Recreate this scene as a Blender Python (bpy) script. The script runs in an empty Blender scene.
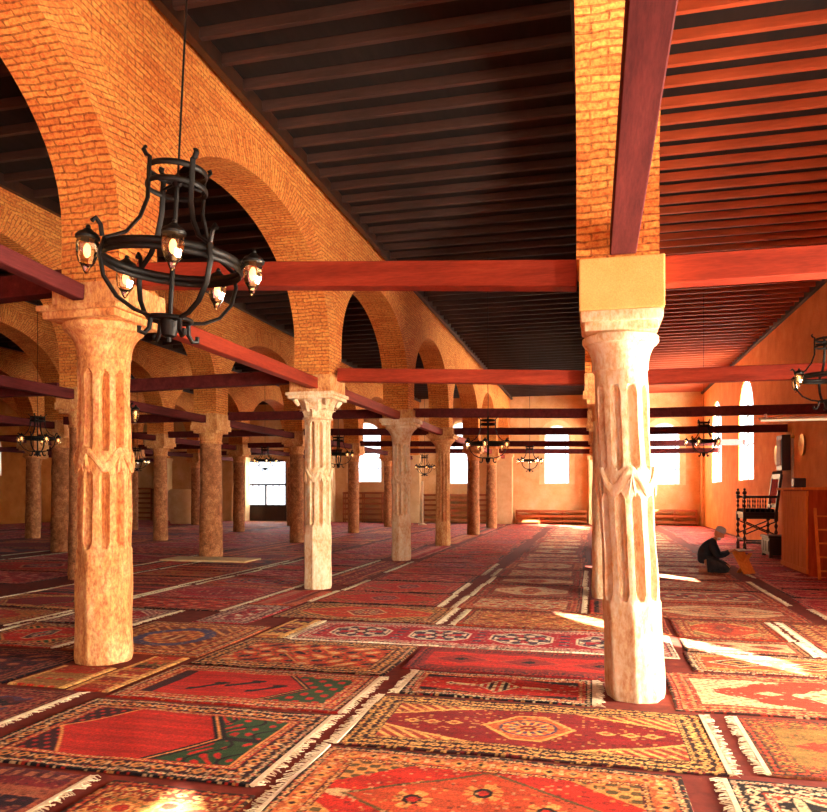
import bpy, bmesh, math, random
import numpy as np
from mathutils import Vector, Matrix
R = math.radians; PI = math.pi
rng = random.Random(7)
SC = bpy.context.scene; COL = SC.collection

# ---------------------------------------------------------------- camera and pixel helper
F = 740.; EYE = 1.6; HV = 492.; VPX = 594.; CXP = 413.5
TH = math.atan((VPX-CXP)/F); CT, ST = math.cos(TH), math.sin(TH)
cam_data = bpy.data.cameras.new('camera'); cam = bpy.data.objects.new('camera', cam_data); COL.objects.link(cam)
cam.location = (0, 0, EYE); cam.rotation_euler = (R(90), 0, TH)
cam_data.sensor_width = 36; cam_data.lens = F/827*36; cam_data.shift_y = (HV-406)/827
cam_data.clip_start = .05; cam_data.clip_end = 300
SC.camera = cam

# ---------------------------------------------------------------- materials
def srgb(c):
    return tuple(((x/255)/12.92 if x/255 <= .04045 else ((x/255+.055)/1.055)**2.4) for x in c)
MATS = {}
class N:
    def __init__(s, name):
        s.m = bpy.data.materials.new(name); s.m.use_nodes = True
        s.t = s.m.node_tree; s.n = s.t.nodes; s.l = s.t.links
        s.b = s.n['Principled BSDF']; s.tc = s.n.new('ShaderNodeTexCoord')
    def node(s, k, **kw):
        o = s.n.new(k)
        for a, v in kw.items():
            if a.startswith('i_'): o.inputs[a[2:].replace('_', ' ')].default_value = v
            else: setattr(o, a, v)
        return o
    def link(s, a, b): s.l.new(a, b)
    def ramp(s, fac, stops):
        r = s.n.new('ShaderNodeValToRGB'); e = r.color_ramp.elements
        while len(e) < len(stops): e.new(.5)
        for i, (p, c) in enumerate(stops):
            e[i].position = p; e[i].color = (*srgb(c), 1)
        s.link(fac, r.inputs['Fac']); return r.outputs['Color']
    def noise(s, scale, detail=5, rough=.6, vec=None, dist=0):
        o = s.node('ShaderNodeTexNoise'); o.inputs['Scale'].default_value = scale
        o.inputs['Detail'].default_value = detail; o.inputs['Roughness'].default_value = rough
        o.inputs['Distortion'].default_value = dist
        s.link(vec if vec else s.tc.outputs['Object'], o.inputs['Vector']); return o.outputs['Fac']
    def mix(s, fac, a, b, mode='MIX'):
        o = s.node('ShaderNodeMix', data_type='RGBA', blend_type=mode)
        if isinstance(fac, float): o.inputs[0].default_value = fac
        else: s.link(fac, o.inputs[0])
        for v, i in ((a, 6), (b, 7)):
            if isinstance(v, tuple): o.inputs[i].default_value = (*srgb(v), 1)
            else: s.link(v, o.inputs[i])
        return o.outputs[2]
    def bump(s, h, strength=.4, dist=.01):
        o = s.node('ShaderNodeBump'); o.inputs['Strength'].default_value = strength; o.inputs['Distance'].default_value = dist
        s.link(h, o.inputs['Height']); s.link(o.outputs[0], s.b.inputs['Normal'])
    def mapping(s, out, scale):
        o = s.node('ShaderNodeMapping'); o.inputs['Scale'].default_value = scale; s.link(out, o.inputs[0]); return o.outputs[0]

def noisy(name, stops, scale=6, rough=.8, bump=.3, bd=.01, stretch=None, spec=.3, metal=0, fine=None):
    k = N(name); vec = k.mapping(k.tc.outputs['Object'], stretch) if stretch else None
    f = k.noise(scale, 8, .65, vec)
    col = k.ramp(f, stops)
    if fine:
        g = k.noise(fine[0], 3, .7, vec); col = k.mix(fine[1], col, k.ramp(g, [(.35, (60, 45, 35)), (.65, (255, 240, 215))]), 'OVERLAY')
    k.link(col, k.b.inputs['Base Color']); k.b.inputs['Roughness'].default_value = rough
    k.b.inputs['Specular IOR Level'].default_value = spec; k.b.inputs['Metallic'].default_value = metal
    k.bump(f, bump, bd); MATS[name] = k.m; return k.m

def brick_mat():
    k = N('brick_work'); uv = k.tc.outputs['UV']
    nz = k.noise(3.0, 3, .5, uv); 
    o = k.node('ShaderNodeTexNoise'); o.inputs['Scale'].default_value = 5; k.link(uv, o.inputs['Vector'])
    va = k.node('ShaderNodeVectorMath', operation='MULTIPLY_ADD'); k.link(o.outputs['Color'], va.inputs[0])
    va.inputs[1].default_value = (.05, .05, 0); k.link(uv, va.inputs[2])
    b = k.node('ShaderNodeTexBrick'); k.link(va.outputs[0], b.inputs['Vector'])
    b.inputs['Scale'].default_value = 1; b.inputs['Brick Width'].default_value = .25; b.inputs['Row Height'].default_value = .056
    b.inputs['Mortar Size'].default_value = .009; b.inputs['Mortar Smooth'].default_value = .5; b.inputs['Bias'].default_value = -.1
    b.inputs['Color1'].default_value = (*srgb((238, 160, 84)), 1); b.inputs['Color2'].default_value = (*srgb((206, 110, 54)), 1)
    b.inputs['Mortar'].default_value = (*srgb((158, 88, 52)), 1)
    big = k.noise(1.3, 5, .7, uv)
    c = k.mix(big, b.outputs['Color'], k.ramp(big, [(.35, (216, 124, 62)), (.55, (245, 180, 96)), (.7, (178, 96, 62))]), 'MIX')
    c2 = k.mix(.55, b.outputs['Color'], c)
    g = k.noise(26, 3, .7, uv)
    c3 = k.mix(.5, c2, k.ramp(g, [(.36, (70, 55, 48)), (.62, (250, 235, 215))]), 'OVERLAY')
    k.link(c3, k.b.inputs['Base Color']); k.b.inputs['Roughness'].default_value = .9; k.b.inputs['Specular IOR Level'].default_value = .15
    inv = k.node('ShaderNodeMath', operation='SUBTRACT'); inv.inputs[0].default_value = 1; k.link(b.outputs['Fac'], inv.inputs[1])
    ad = k.node('ShaderNodeMath', operation='MULTIPLY_ADD'); k.link(g, ad.inputs[0]); ad.inputs[1].default_value = .7; k.link(inv.outputs[0], ad.inputs[2])
    k.bump(ad.outputs[0], .9, .014); MATS['brick'] = k.m
brick_mat()
noisy('plaster', [(.3, (216, 134, 62)), (.55, (232, 156, 80)), (.75, (240, 176, 104))], 1.6, .9, .25, .01, fine=(38, .25))
noisy('plaster_mid', [(.3, (214, 164, 108)), (.55, (228, 188, 136)), (.75, (238, 206, 162))], 1.6, .9, .25, .01, fine=(38, .2))
noisy('plaster_pale', [(.3, (226, 186, 130)), (.6, (240, 210, 160)), (.8, (248, 226, 186))], 2.2, .9, .2, .01, fine=(40, .15))
noisy('limestone', [(.3, (196, 128, 72)), (.5, (222, 166, 108)), (.72, (238, 200, 150))], 6, .85, .8, .018, fine=(38, .5), stretch=(1, 1, .5))
noisy('stone_white', [(.2, (190, 136, 88)), (.4, (230, 198, 158)), (.6, (248, 232, 206))], 5, .8, .8, .02, fine=(34, .55), stretch=(1, 1, .45))
noisy('stone_rough', [(.3, (128, 84, 58)), (.5, (176, 122, 82)), (.72, (214, 164, 116))], 7, .9, .8, .02, fine=(45, .5))
noisy('block_stone', [(.3, (222, 176, 96)), (.7, (238, 200, 124))], 3, .9, .2, .006, fine=(90, .2))
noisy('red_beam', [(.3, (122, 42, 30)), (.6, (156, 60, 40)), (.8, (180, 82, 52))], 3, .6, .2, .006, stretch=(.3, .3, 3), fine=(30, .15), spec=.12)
noisy('shaded_red_beam', [(.3, (74, 30, 32)), (.6, (98, 42, 42)), (.8, (120, 56, 50))], 3, .8, .2, .006, stretch=(3, .3, 3), fine=(30, .15), spec=.1)  # red_beam copy with shade put into its colour, for the dim beams
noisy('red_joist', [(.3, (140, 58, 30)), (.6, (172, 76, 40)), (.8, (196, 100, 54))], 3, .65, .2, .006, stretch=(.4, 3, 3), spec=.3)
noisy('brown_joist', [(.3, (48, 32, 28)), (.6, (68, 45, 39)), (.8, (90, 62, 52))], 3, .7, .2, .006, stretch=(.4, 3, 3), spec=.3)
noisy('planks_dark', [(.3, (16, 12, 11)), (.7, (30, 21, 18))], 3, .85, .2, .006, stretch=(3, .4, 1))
noisy('dark_wood', [(.3, (34, 20, 14)), (.6, (58, 32, 20)), (.8, (86, 50, 30))], 8, .45, .3, .004, stretch=(1, 1, .3), spec=.5)
noisy('mid_wood', [(.3, (140, 74, 36)), (.6, (172, 96, 48)), (.8, (196, 122, 66))], 5, .6, .2, .004, stretch=(.4, 2, 3))
noisy('orange_wood', [(.3, (206, 110, 44)), (.6, (228, 140, 62)), (.8, (240, 168, 88))], 5, .9, .2, .004, stretch=(5, 5, .3), spec=.08)
noisy('red_wood', [(.3, (150, 60, 30)), (.6, (180, 80, 42)), (.8, (200, 100, 56))], 5, .9, .2, .004, stretch=(3, 3, .4), spec=.08)
noisy('iron', [(.3, (9, 8, 7)), (.7, (22, 19, 17))], 30, .5, .4, .002, spec=.5, metal=.6)
noisy('straw_floor', [(.3, (96, 34, 26)), (.6, (128, 48, 34)), (.8, (160, 84, 52))], 9, .9, .4, .006)
noisy('fringe_wool', [(.3, (214, 190, 150)), (.6, (240, 224, 190)), (.8, (252, 244, 225))], 40, .9, .2, .002)
noisy('jacket', [(.3, (12, 15, 22)), (.7, (26, 31, 42))], 14, .9, .4, .01)
noisy('trousers', [(.3, (30, 30, 34)), (.7, (52, 50, 52))], 14, .9, .4, .01)
noisy('skin', [(.3, (168, 104, 72)), (.7, (196, 130, 94))], 9, .6, .1, .003)
noisy('cap_wool', [(.3, (118, 118, 126)), (.7, (168, 166, 170))], 60, .9, .5, .004)
noisy('beard', [(.3, (150, 145, 140)), (.7, (205, 200, 195))], 70, .9, .5, .004)
noisy('paper', [(.3, (236, 228, 205)), (.7, (248, 244, 230))], 20, .8, .05, .001)
noisy('red_leather', [(.3, (150, 36, 24)), (.7, (196, 60, 36))], 12, .9, .2, .004, spec=.05)
noisy('brass', [(.3, (178, 130, 60)), (.7, (222, 180, 100))], 14, .35, .1, .002, metal=.8)
noisy('white_paint', [(.3, (236, 228, 214)), (.7, (250, 246, 238))], 9, .6, .05, .002)
noisy('outside_paving', [(.3, (200, 190, 170)), (.7, (225, 216, 198))], 2, .9, .1, .004)

def glass(name, tint=(1, 1, 1), mixf=.12, rough=.02):
    k = N(name); tr = k.node('ShaderNodeBsdfTransparent'); tr.inputs[0].default_value = (*tint, 1)
    gl = k.node('ShaderNodeBsdfGlossy'); gl.inputs['Roughness'].default_value = rough
    mx = k.node('ShaderNodeMixShader'); fr = k.node('ShaderNodeFresnel'); fr.inputs[0].default_value = 1.45
    ad = k.node('ShaderNodeMath', operation='MULTIPLY_ADD', use_clamp=True); k.link(fr.outputs[0], ad.inputs[0]); ad.inputs[1].default_value = .12 if mixf == 0 else 1; ad.inputs[2].default_value = mixf
    k.link(ad.outputs[0], mx.inputs[0]); k.link(tr.outputs[0], mx.inputs[1]); k.link(gl.outputs[0], mx.inputs[2])
    k.link(mx.outputs[0], k.n['Material Output'].inputs[0]); MATS[name] = k.m
glass('window_glass', (.97, .98, 1), 0)
glass('lamp_glass', (1, .86, .62), .18, .08)
k = N('lit_bulb'); k.b.inputs['Base Color'].default_value = (1, .7, .4, 1)
k.b.inputs['Emission Color'].default_value = (1, .62, .28, 1); k.b.inputs['Emission Strength'].default_value = 3; MATS['bulb'] = k.m
k = N('tube_light'); k.b.inputs['Base Color'].default_value = (.9, .8, .6, 1); k.b.inputs['Roughness'].default_value = .4
k.b.inputs['Emission Color'].default_value = (1, .8, .5, 1); k.b.inputs['Emission Strength'].default_value = .6; MATS['tube'] = k.m

def rug_mat():
    k = N('rug_pile'); a = k.node('ShaderNodeAttribute'); a.attribute_name = 'pile'
    g = k.noise(120, 2, .8); b2 = k.noise(5, 4, .6)
    c = k.mix(.5, a.outputs['Color'], k.ramp(g, [(.3, (60, 50, 46)), (.7, (235, 226, 205))]), 'OVERLAY')
    c = k.mix(.3, c, k.ramp(b2, [(.3, (90, 74, 66)), (.7, (195, 180, 160))]), 'OVERLAY')
    k.link(c, k.b.inputs['Base Color']); k.b.inputs['Roughness'].default_value = .75
    k.b.inputs['Specular IOR Level'].default_value = .12; k.b.inputs['Sheen Weight'].default_value = .03; k.b.inputs['Sheen Roughness'].default_value = .4
    k.bump(g, .8, .006); MATS['rug'] = k.m
rug_mat()

# ---------------------------------------------------------------- mesh helpers
def link(name, me, mat=None, parent=None, loc=None):
    o = bpy.data.objects.new(name, me); COL.objects.link(o)
    if mat: me.materials.clear(); me.materials.append(MATS[mat])
    if parent: o.parent = parent
    if loc: o.location = loc
    return o
def obj(name, bm, mat, parent=None, loc=None, smooth=False):
    me = bpy.data.meshes.new(name)
    bmesh.ops.recalc_face_normals(bm, faces=bm.faces[:])
    bm.to_mesh(me); bm.free()
    if smooth:
        me.polygons.foreach_set('use_smooth', [True]*len(me.polygons)); me.set_sharp_from_angle(angle=R(38))
    return link(name, me, mat, parent, loc)
def empty(name, loc=(0, 0, 0), rz=0):
    o = bpy.data.objects.new(name, None); COL.objects.link(o); o.location = loc; o.rotation_euler = (0, 0, rz)
    o.empty_display_size = .1; return o
def tag(o, label=None, cat=None, group=None, kind=None):
    if label: o['label'] = label
    if cat: o['category'] = cat
    if group: o['group'] = group
    if kind: o['kind'] = kind
    return o
def dup(root, loc=None, rz=None):
    def cp(o, par):
        c = o.copy(); COL.objects.link(c)
        if par: c.parent = par
        for ch in kids.get(o, []): cp(ch, c)
        return c
    kids = {}
    for o in [root]+list(root.children_recursive):
        kids[o] = list(o.children)
    r = cp(root, None)
    if loc is not None: r.location = loc
    if rz is not None: r.rotation_euler = (0, 0, rz)
    return r
def box(bm, x0, x1, y0, y1, z0, z1, bev=0):
    m = Matrix.Translation(((x0+x1)/2, (y0+y1)/2, (z0+z1)/2)) @ Matrix.Diagonal((x1-x0, y1-y0, z1-z0, 1))
    r = bmesh.ops.create_cube(bm, size=1, matrix=m)
    if bev:
        es = {e for v in r['verts'] for e in v.link_edges}
        bmesh.ops.bevel(bm, geom=list(es), offset=bev, segments=2, affect='EDGES', profile=.6)
def B(x0, x1, y0, y1, z0, z1, bev=0):
    bm = bmesh.new(); box(bm, x0, x1, y0, y1, z0, z1, bev); return bm
def beam_between(bm, a, b, w, h, bev=0, up=Vector((0, 0, 1))):
    a, b = Vector(a), Vector(b); d = (b-a); L = d.length; d.normalize(); s = d.cross(up).normalized(); u = s.cross(d)
    m = Matrix((s, d, u)).transposed().to_4x4(); m.translation = (a+b)/2
    r = bmesh.ops.create_cube(bm, size=1, matrix=m @ Matrix.Diagonal((w, L, h, 1)))
    if bev: bmesh.ops.bevel(bm, geom=list({e for v in r['verts'] for e in v.link_edges}), offset=bev, segments=1, affect='EDGES')
def tube(bm, pts, r, n=8, closed=False, flat=None):
    pts = [Vector(p) for p in pts]; rr = r if isinstance(r, (list, tuple)) else [r]*len(pts); rings = []
    N_ = len(pts); ref = None
    for i, p in enumerate(pts):
        if closed: d = (pts[(i+1) % N_]-pts[i-1])
        else: d = pts[min(i+1, N_-1)]-pts[max(i-1, 0)]
        d.normalize()
        if ref is None: ref = Vector((0, 0, 1)) if abs(d.z) < .9 else Vector((1, 0, 0))
        s = d.cross(ref)
        if s.length < 1e-4: s = d.cross(Vector((0, 1, 0)))
        s.normalize(); u = s.cross(d); 
        if not closed: ref = u
        a, b = (rr[i], rr[i]) if not flat else (rr[i]*flat[0], rr[i]*flat[1])
        rings.append([bm.verts.new(p+s*math.cos(t)*a+u*math.sin(t)*b) for t in [2*PI*k/n for k in range(n)]])
    M = N_ if closed else N_-1
    for i in range(M):
        A, C = rings[i], rings[(i+1) % N_]
        for k in range(n): bm.faces.new((A[k], A[(k+1) % n], C[(k+1) % n], C[k]))
    if not closed: bm.faces.new(rings[0][::-1]); bm.faces.new(rings[-1])
def lathe(bm, prof, n=24, c=(0, 0, 0), cap=True):
    rings = []
    for r, z in prof: rings.append([bm.verts.new((c[0]+r*math.cos(2*PI*k/n), c[1]+r*math.sin(2*PI*k/n), c[2]+z)) for k in range(n)])
    for A, C in zip(rings, rings[1:]):
        for k in range(n): bm.faces.new((A[k], A[(k+1) % n], C[(k+1) % n], C[k]))
    if cap: bm.faces.new(rings[0][::-1]); bm.faces.new(rings[-1])
def sphere(bm, c, r, sc=(1, 1, 1), seg=16):
    bmesh.ops.create_uvsphere(bm, u_segments=seg, v_segments=seg//2+2, radius=r, matrix=Matrix.Translation(c) @ Matrix.Diagonal((*sc, 1)))
def holed(name, outer, holes, thick, M, mat, kind='structure'):
    """flat outline with holes, extruded both ways by thick/2, put in place by M"""
    cu = bpy.data.curves.new(name, 'CURVE'); cu.dimensions = '2D'; cu.fill_mode = 'BOTH'; cu.extrude = thick/2
    for poly in [outer]+holes:
        sp = cu.splines.new('POLY'); sp.points.add(len(poly)-1); sp.use_cyclic_u = True
        for i, (x, y) in enumerate(poly): sp.points[i].co = (x, y, 0, 1)
    t = bpy.data.objects.new('t', cu); COL.objects.link(t)
    bpy.context.view_layer.update()
    me = bpy.data.meshes.new_from_object(t.evaluated_get(bpy.context.evaluated_depsgraph_get()))
    bpy.data.objects.remove(t); me.transform(M); me.name = name
    o = link(name, me, mat); 
    if kind: o['kind'] = kind
    return o
def arched(xc, w, z0, z1, n=14):
    r = w/2; zs = z1-r
    return [(xc-r, z0), (xc+r, z0)]+[(xc+r*math.cos(t), zs+r*math.sin(t)) for t in [PI*i/n for i in range(n+1)]]
def rect(x0, x1, z0, z1): return [(x0, z0), (x1, z0), (x1, z1), (x0, z1)]
# ---------------------------------------------------------------- the building shell
XL, XR, YF, YB, ZC = -28.5, 5.05, -8., 37.6, 6.62
WT = .14
fl = obj('floor', B(XL, XR, YF, YB, -.2, 0), 'straw_floor'); fl['kind'] = 'structure'
# right wall: sun comes in by round headed windows; doorways added for fill light
MX = Matrix(((0, 0, 1, XR+WT/2), (1, 0, 0, 0), (0, 1, 0, 0), (0, 0, 0, 1)))      # (x,y,z)->(z+off, x, y)
rw = [('slot', -4.9, .62, 4.15, 4.5), ('slot', 3.5, .66, 2.0, 3.5), ('slot', 10.35, .66, 2.0, 3.3),
      ('big', 16.0, 1.0, 3.6, 5.3), ('big', 27.3, 2.5, 2.0, 5.45), ('big', 33.5, 2.5, 2.0, 5.45)]
holes = [arched(y, w, a, b) if t == 'big' or b-a > 1 else rect(y-w/2, y+w/2, a, b) for t, y, w, a, b in rw if y != 16.0]
ADDED_DOOR = (4.25, 6.95, .02, 2.85)
holes.append(rect(*ADDED_DOOR))
ADDED_DOOR2 = (-3.5, -1.0, .02, 2.85)
holes.append(rect(*ADDED_DOOR2))
wr = holed('wall_right', rect(YF, YB+WT, 0, 7.0), holes, WT, MX, 'plaster')
MY = Matrix(((1, 0, 0, 0), (0, 0, 1, YB+WT/2), (0, 1, 0, 0), (0, 0, 0, 1)))
bw = [(-11.75, 1.7, 2.1, 5.3), (-6.65, 1.2, 2.0, 5.2), (-1.8, 1.25, 2.0, 4.95), (3.3, 1.45, 1.95, 4.95)]
bholes = [arched(*b) for b in bw]+[rect(-18.8, -16.3, .02, 3.35), rect(-21.3, -20.4, 1.2, 3.3)]
holed('wall_back', rect(XL, XR+WT, 0, 7.0), bholes, WT, MY, 'plaster_mid')
MXL = Matrix(((0, 0, 1, XL-WT/2), (1, 0, 0, 0), (0, 1, 0, 0), (0, 0, 0, 1)))
holed('wall_left', rect(YF, YB+WT, 0, 7.0), [arched(y, 1.2, 2.4, 4.4) for y in (22.0, 30.2)], WT, MXL, 'plaster')
MYF = Matrix(((1, 0, 0, 0), (0, 0, 1, YF-WT/2), (0, 1, 0, 0), (0, 0, 0, 1)))
holed('wall_front', rect(XL, XR+WT, 0, 7.0), [rect(.9, 4.3, .9, 4.6), rect(-3.8, -.4, 1.2, 4.4)], WT, MYF, 'plaster')

wn = 0
def window(M, poly, bars, frame_mat='white_paint', t=.05, name='window'):
    global wn
    wn += 1
    w = empty('%s_%d' % (name, wn)); w['kind'] = 'structure'
    xs = [p[0] for p in poly]; zs = [p[1] for p in poly]; cx, cz = (min(xs)+max(xs))/2, (min(zs)+max(zs))/2
    inner = [(cx+(x-cx)*(1-2*t/(max(xs)-min(xs))), cz+(z-cz)*(1-2*t/(max(zs)-min(zs)))) for x, z in poly]
    f = holed('window_frame', poly, [inner], .07, M, frame_mat, None); f.parent = w
    bm = bmesh.new()
    for a, b in bars: beam_between(bm, M @ Vector((*a, 0)), M @ Vector((*b, 0)), .03, .04, up=M.to_3x3() @ Vector((0, 0, 1)))
    if bars: obj('glazing_bars', bm, frame_mat if frame_mat != 'white_paint' else 'iron', w)
    g = holed('pane', inner, [], .006, M, 'window_glass', None); g.parent = w
    return w
for t, y, w, a, b in rw:
    if y == 16.0: continue
    big = b-a > 2
    window(MX, arched(y, w, a, b) if b-a > 1 else rect(y-w/2, y+w/2, a, b),
           [((y-w/2, z), (y+w/2, z)) for z in ((3.2, 4.2) if big else ())]+([((y, a), (y, b))] if big else []), t=.03)
for x, w, a, b in bw:
    window(MY, arched(x, w, a, b), [((x-w/2+.22, a), (x-w/2+.22, b-w/2)), ((x+w/2-.22, a), (x+w/2-.22, b-w/2)), ((x-w/2, a+.75), (x+w/2, a+.75)), ((x-w/2, b-w/2), (x+w/2, b-w/2))])
window(MY, rect(-21.3, -20.4, 1.2, 3.3), [((-21.3, 2.2), (-20.4, 2.2))])
for y in (22.0, 30.2): window(MXL, arched(y, 1.2, 2.4, 4.4), [((y, 2.4), (y, 4.4))])
window(MYF, rect(.9, 4.3, .9, 4.6), [((2.6, .9), (2.6, 4.6))]); window(MYF, rect(-3.8, -.4, 1.2, 4.4), [((-2.1, 1.2), (-2.1, 4.4))])
# arched raised surrounds of the back windows
for i, (x, w, a, b) in enumerate(bw):
    o = holed('trim_%d' % (i+1), arched(x, w+.5, a-.02, b+.25), [arched(x, w, a, b)], .05, Matrix.Translation((0, -WT/2-.025, 0)) @ MY, 'plaster_pale')
# glazed door of the back wall
d = empty('door_1'); d['kind'] = 'structure'
dm = holed('door_frame', rect(-18.8, -16.3, .02, 3.35), [rect(-18.7, -17.6, .9, 1.95), rect(-17.5, -16.4, .9, 1.95), rect(-18.7, -16.4, 2.05, 3.25)], .08, MY, 'dark_wood', None); dm.parent = d
bm = bmesh.new()
for x in (-18.33, -17.97, -17.13, -16.77): box(bm, x-.02, x+.02, YB+WT/2-.02, YB+WT/2+.02, .9, 3.25)
obj('glazing_bars', bm, 'dark_wood', d)
g = holed('pane', rect(-18.7, -16.4, .9, 3.25), [], .006, MY, 'window_glass', None); g.parent = d
# added doorways out of view for the fill lights, porches block the sun
for dn, DR in (('added_door_2', ADDED_DOOR), ('added_door_3', ADDED_DOOR2)):
    d = empty(dn); d['kind'] = 'structure'
    dm = holed('door_frame', rect(DR[0], DR[1], DR[2], DR[3]), [rect(DR[0]+.08, DR[1]-.08, .05, DR[3]-.08)], .26, MX, 'mid_wood', None); dm.parent = d
    bm = bmesh.new()
    box(bm, XR+WT, 10.2, DR[0]-.3, DR[0]-.1, 0, 3.1); box(bm, XR+WT, 10.2, DR[1]+.1, DR[1]+.3, 0, 3.1); box(bm, XR+WT, 10.2, DR[0]-.3, DR[1]+.3, 3.1, 3.25)
    obj('sun_block_porch', bm, 'plaster_pale')['kind'] = 'structure'  # added porch, keeps direct sun out of the opening
obj('ground', B(XL-30, 60, -40, 90, -.35, -.2), 'outside_paving')['kind'] = 'structure'

# arcades: brick arches on the column rows
ROWS = {
 -23.7: [16.8, 22.0, 27.5, 32.6, YB],
 -18.9: [11.8, 16.8, 21.8, 27.5, 32.6, YB],
 -13.9: [6.1, 11.8, 17.1, 21.75, 27.3, 32.7, YB],
 -9.15: [.85, 6.1, 11.85, 16.5, 21.9, 27.6, 32.7, YB],
 -4.4: [-4.6, .85, 6.15, 11.6, 16.82, 21.75, 27.5, 32.6, YB],
 .17: [-7.9, -1.3, 6.04, 11.6, 16.8, 21.8, 27.5, 32.6, YB]}
def arcade(name, xc, ys, zb, th=.30, pw=.30, zsp=4.0, rise=1.62, ztop=ZC):
    bm = bmesh.new(); uvl = bm.loops.layers.uv.new('UVMap')
    def face(pts, uvs):
        vs = [bm.verts.new(p) for p in pts]
        f = bm.faces.new(vs)
        for lp, uv in zip(f.loops, uvs): lp[uvl].uv = uv
    NS = 30
    for i, (ya, yb) in enumerate(zip(ys, ys[1:])):
        z0 = zb[i]; z1 = zb[i+1]
        y0, y1 = ya+pw, yb-(pw if yb < YB-.1 else .25)
        if ya == ys[0]: pass
        ym, hw = (y0+y1)/2, (y1-y0)/2
        P = [(y0, z0)]+[(y0, z0+(zsp-z0)*j/3) for j in (1, 2)]
        arc = [(ym-hw*math.cos(PI*j/NS), zsp+rise*abs(math.sin(PI*j/NS))**.94) for j in range(NS+1)]
        P += arc+[(y1, z1+(zsp-z1)*j/3) for j in (2, 1)]+[(y1, z1)]
        rg = .44
        Q = []
        for (y, z) in P:
            if z <= zsp+1e-6: Q.append((ya if y < ym else yb, z)); continue
            t = math.atan2((z-zsp)/(rise+.3), (y-ym)/hw)
            Q.append((max(ya, min(yb, ym+(hw+rg)*math.cos(t))), zsp+(rise+rg)*math.sin(t)))
        L = [0]
        for a, b in zip(P, P[1:]): L.append(L[-1]+math.hypot(a[0]-b[0], a[1]-b[1]))
        L = [l+z0 for l in L]
        for j in range(len(P)-1):
            (pa, pz), (pb, pz2) = P[j], P[j+1]; (qa, qz), (qb, qz2) = Q[j], Q[j+1]
            for s in (-1, 1):
                x = xc+s*th
                da, db = math.hypot(pa-qa, pz-qz), math.hypot(pb-qb, pz2-qz2)
                face([(x, pa, pz), (x, pb, pz2), (x, qb, qz2), (x, qa, qz)], [(.1, L[j]), (.1, L[j+1]), (.1+db, L[j+1]), (.1+da, L[j])])
                if abs(qa-qb) > 1e-6:
                    face([(x, qa, qz), (x, qb, qz2), (x, qb, ztop), (x, qa, ztop)], [(qa, qz), (qb, qz2), (qb, ztop), (qa, ztop)])
            face([(xc-th, pa, pz), (xc+th, pa, pz), (xc+th, pb, pz2), (xc-th, pb, pz2)], [(.37, L[j]), (.37+2*th, L[j]), (.37+2*th, L[j+1]), (.37, L[j+1])])
        # underside of the pier
        face([(xc-th, ya, z0), (xc+th, ya, z0), (xc+th, y0, z0), (xc-th, y0, z0)], [(0, 0)]*4)
        face([(xc-th, y1, z1), (xc+th, y1, z1), (xc+th, yb, z1), (xc-th, yb, z1)], [(0, 0)]*4)
    for y in (ys[0],): face([(xc-th, y, zb[0]), (xc+th, y, zb[0]), (xc+th, y, ztop), (xc-th, y, ztop)], [(0, 0), (.6, 0), (.6, 3), (0, 3)])
    o = obj(name, bm, 'brick'); o['kind'] = 'structure'; return o
for xc, ys in ROWS.items():
    zb = [3.36 if xc > 0 else 3.5]*len(ys)
    arcade('wall_arcade', xc-.06 if xc == -4.4 else xc, ys, zb)
    # pilaster that carries the last arch on the back wall
    bm = B(xc-.42, xc+.42, YB-.55, YB, 0, zb[0]-.16, .01); box(bm, xc-.48, xc+.48, YB-.62, YB, zb[0]-.16, zb[0], .01)
    obj('wall_pilaster', bm, 'plaster_pale')['kind'] = 'structure'
obj('wall_pilaster', B(XR-.12, XR, YB-.5, YB, 0, 4.9, .01), 'plaster_pale')['kind'] = 'structure'

# ceilings: dark boards over close set joists, a wall plate along each wall
edges = [XL, -23.7, -18.9, -13.9, -9.15, -4.4, .17, XR]
ystart = [17, 14, 11, 7, 1.5, -6.5, -6.5]
for i, (a, b) in enumerate(zip(edges, edges[1:])):
    xa = a+(.3 if i else 0); xb = b-(.3 if i < 6 else 0)
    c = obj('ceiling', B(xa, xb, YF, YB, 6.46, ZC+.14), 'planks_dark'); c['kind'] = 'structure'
    for x in (xa, xb):
        s = 1 if x == xa else -1
        bm = B(min(x, x+s*.09), max(x, x+s*.09), YF, YB, 6.28, 6.46, .006)
        obj('wall_plate', bm, 'dark_wood', c)
    jm = B(xa+.09, xb-.09, -.033, .033, 6.345, 6.46, .006)
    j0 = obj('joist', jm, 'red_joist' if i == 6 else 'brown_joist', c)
    y = ystart[i]; first = True; k = 0
    step = (.5, .46)[i-5] if i >= 5 else .62
    while y < YB-.3 and k < 96:
        o = j0 if first else j0.copy()
        if not first: COL.objects.link(o)
        o.location = (0, y+rng.uniform(-.02, .02), 0); o.rotation_euler = (0, 0, rng.uniform(-.0025, .0025)); first = False
        y += step; k += 1
obj('roof', B(XL-.3, XR+.5, YF-.3, YB+.4, ZC+.15, ZC+.35), 'outside_paving')['kind'] = 'structure'

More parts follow.
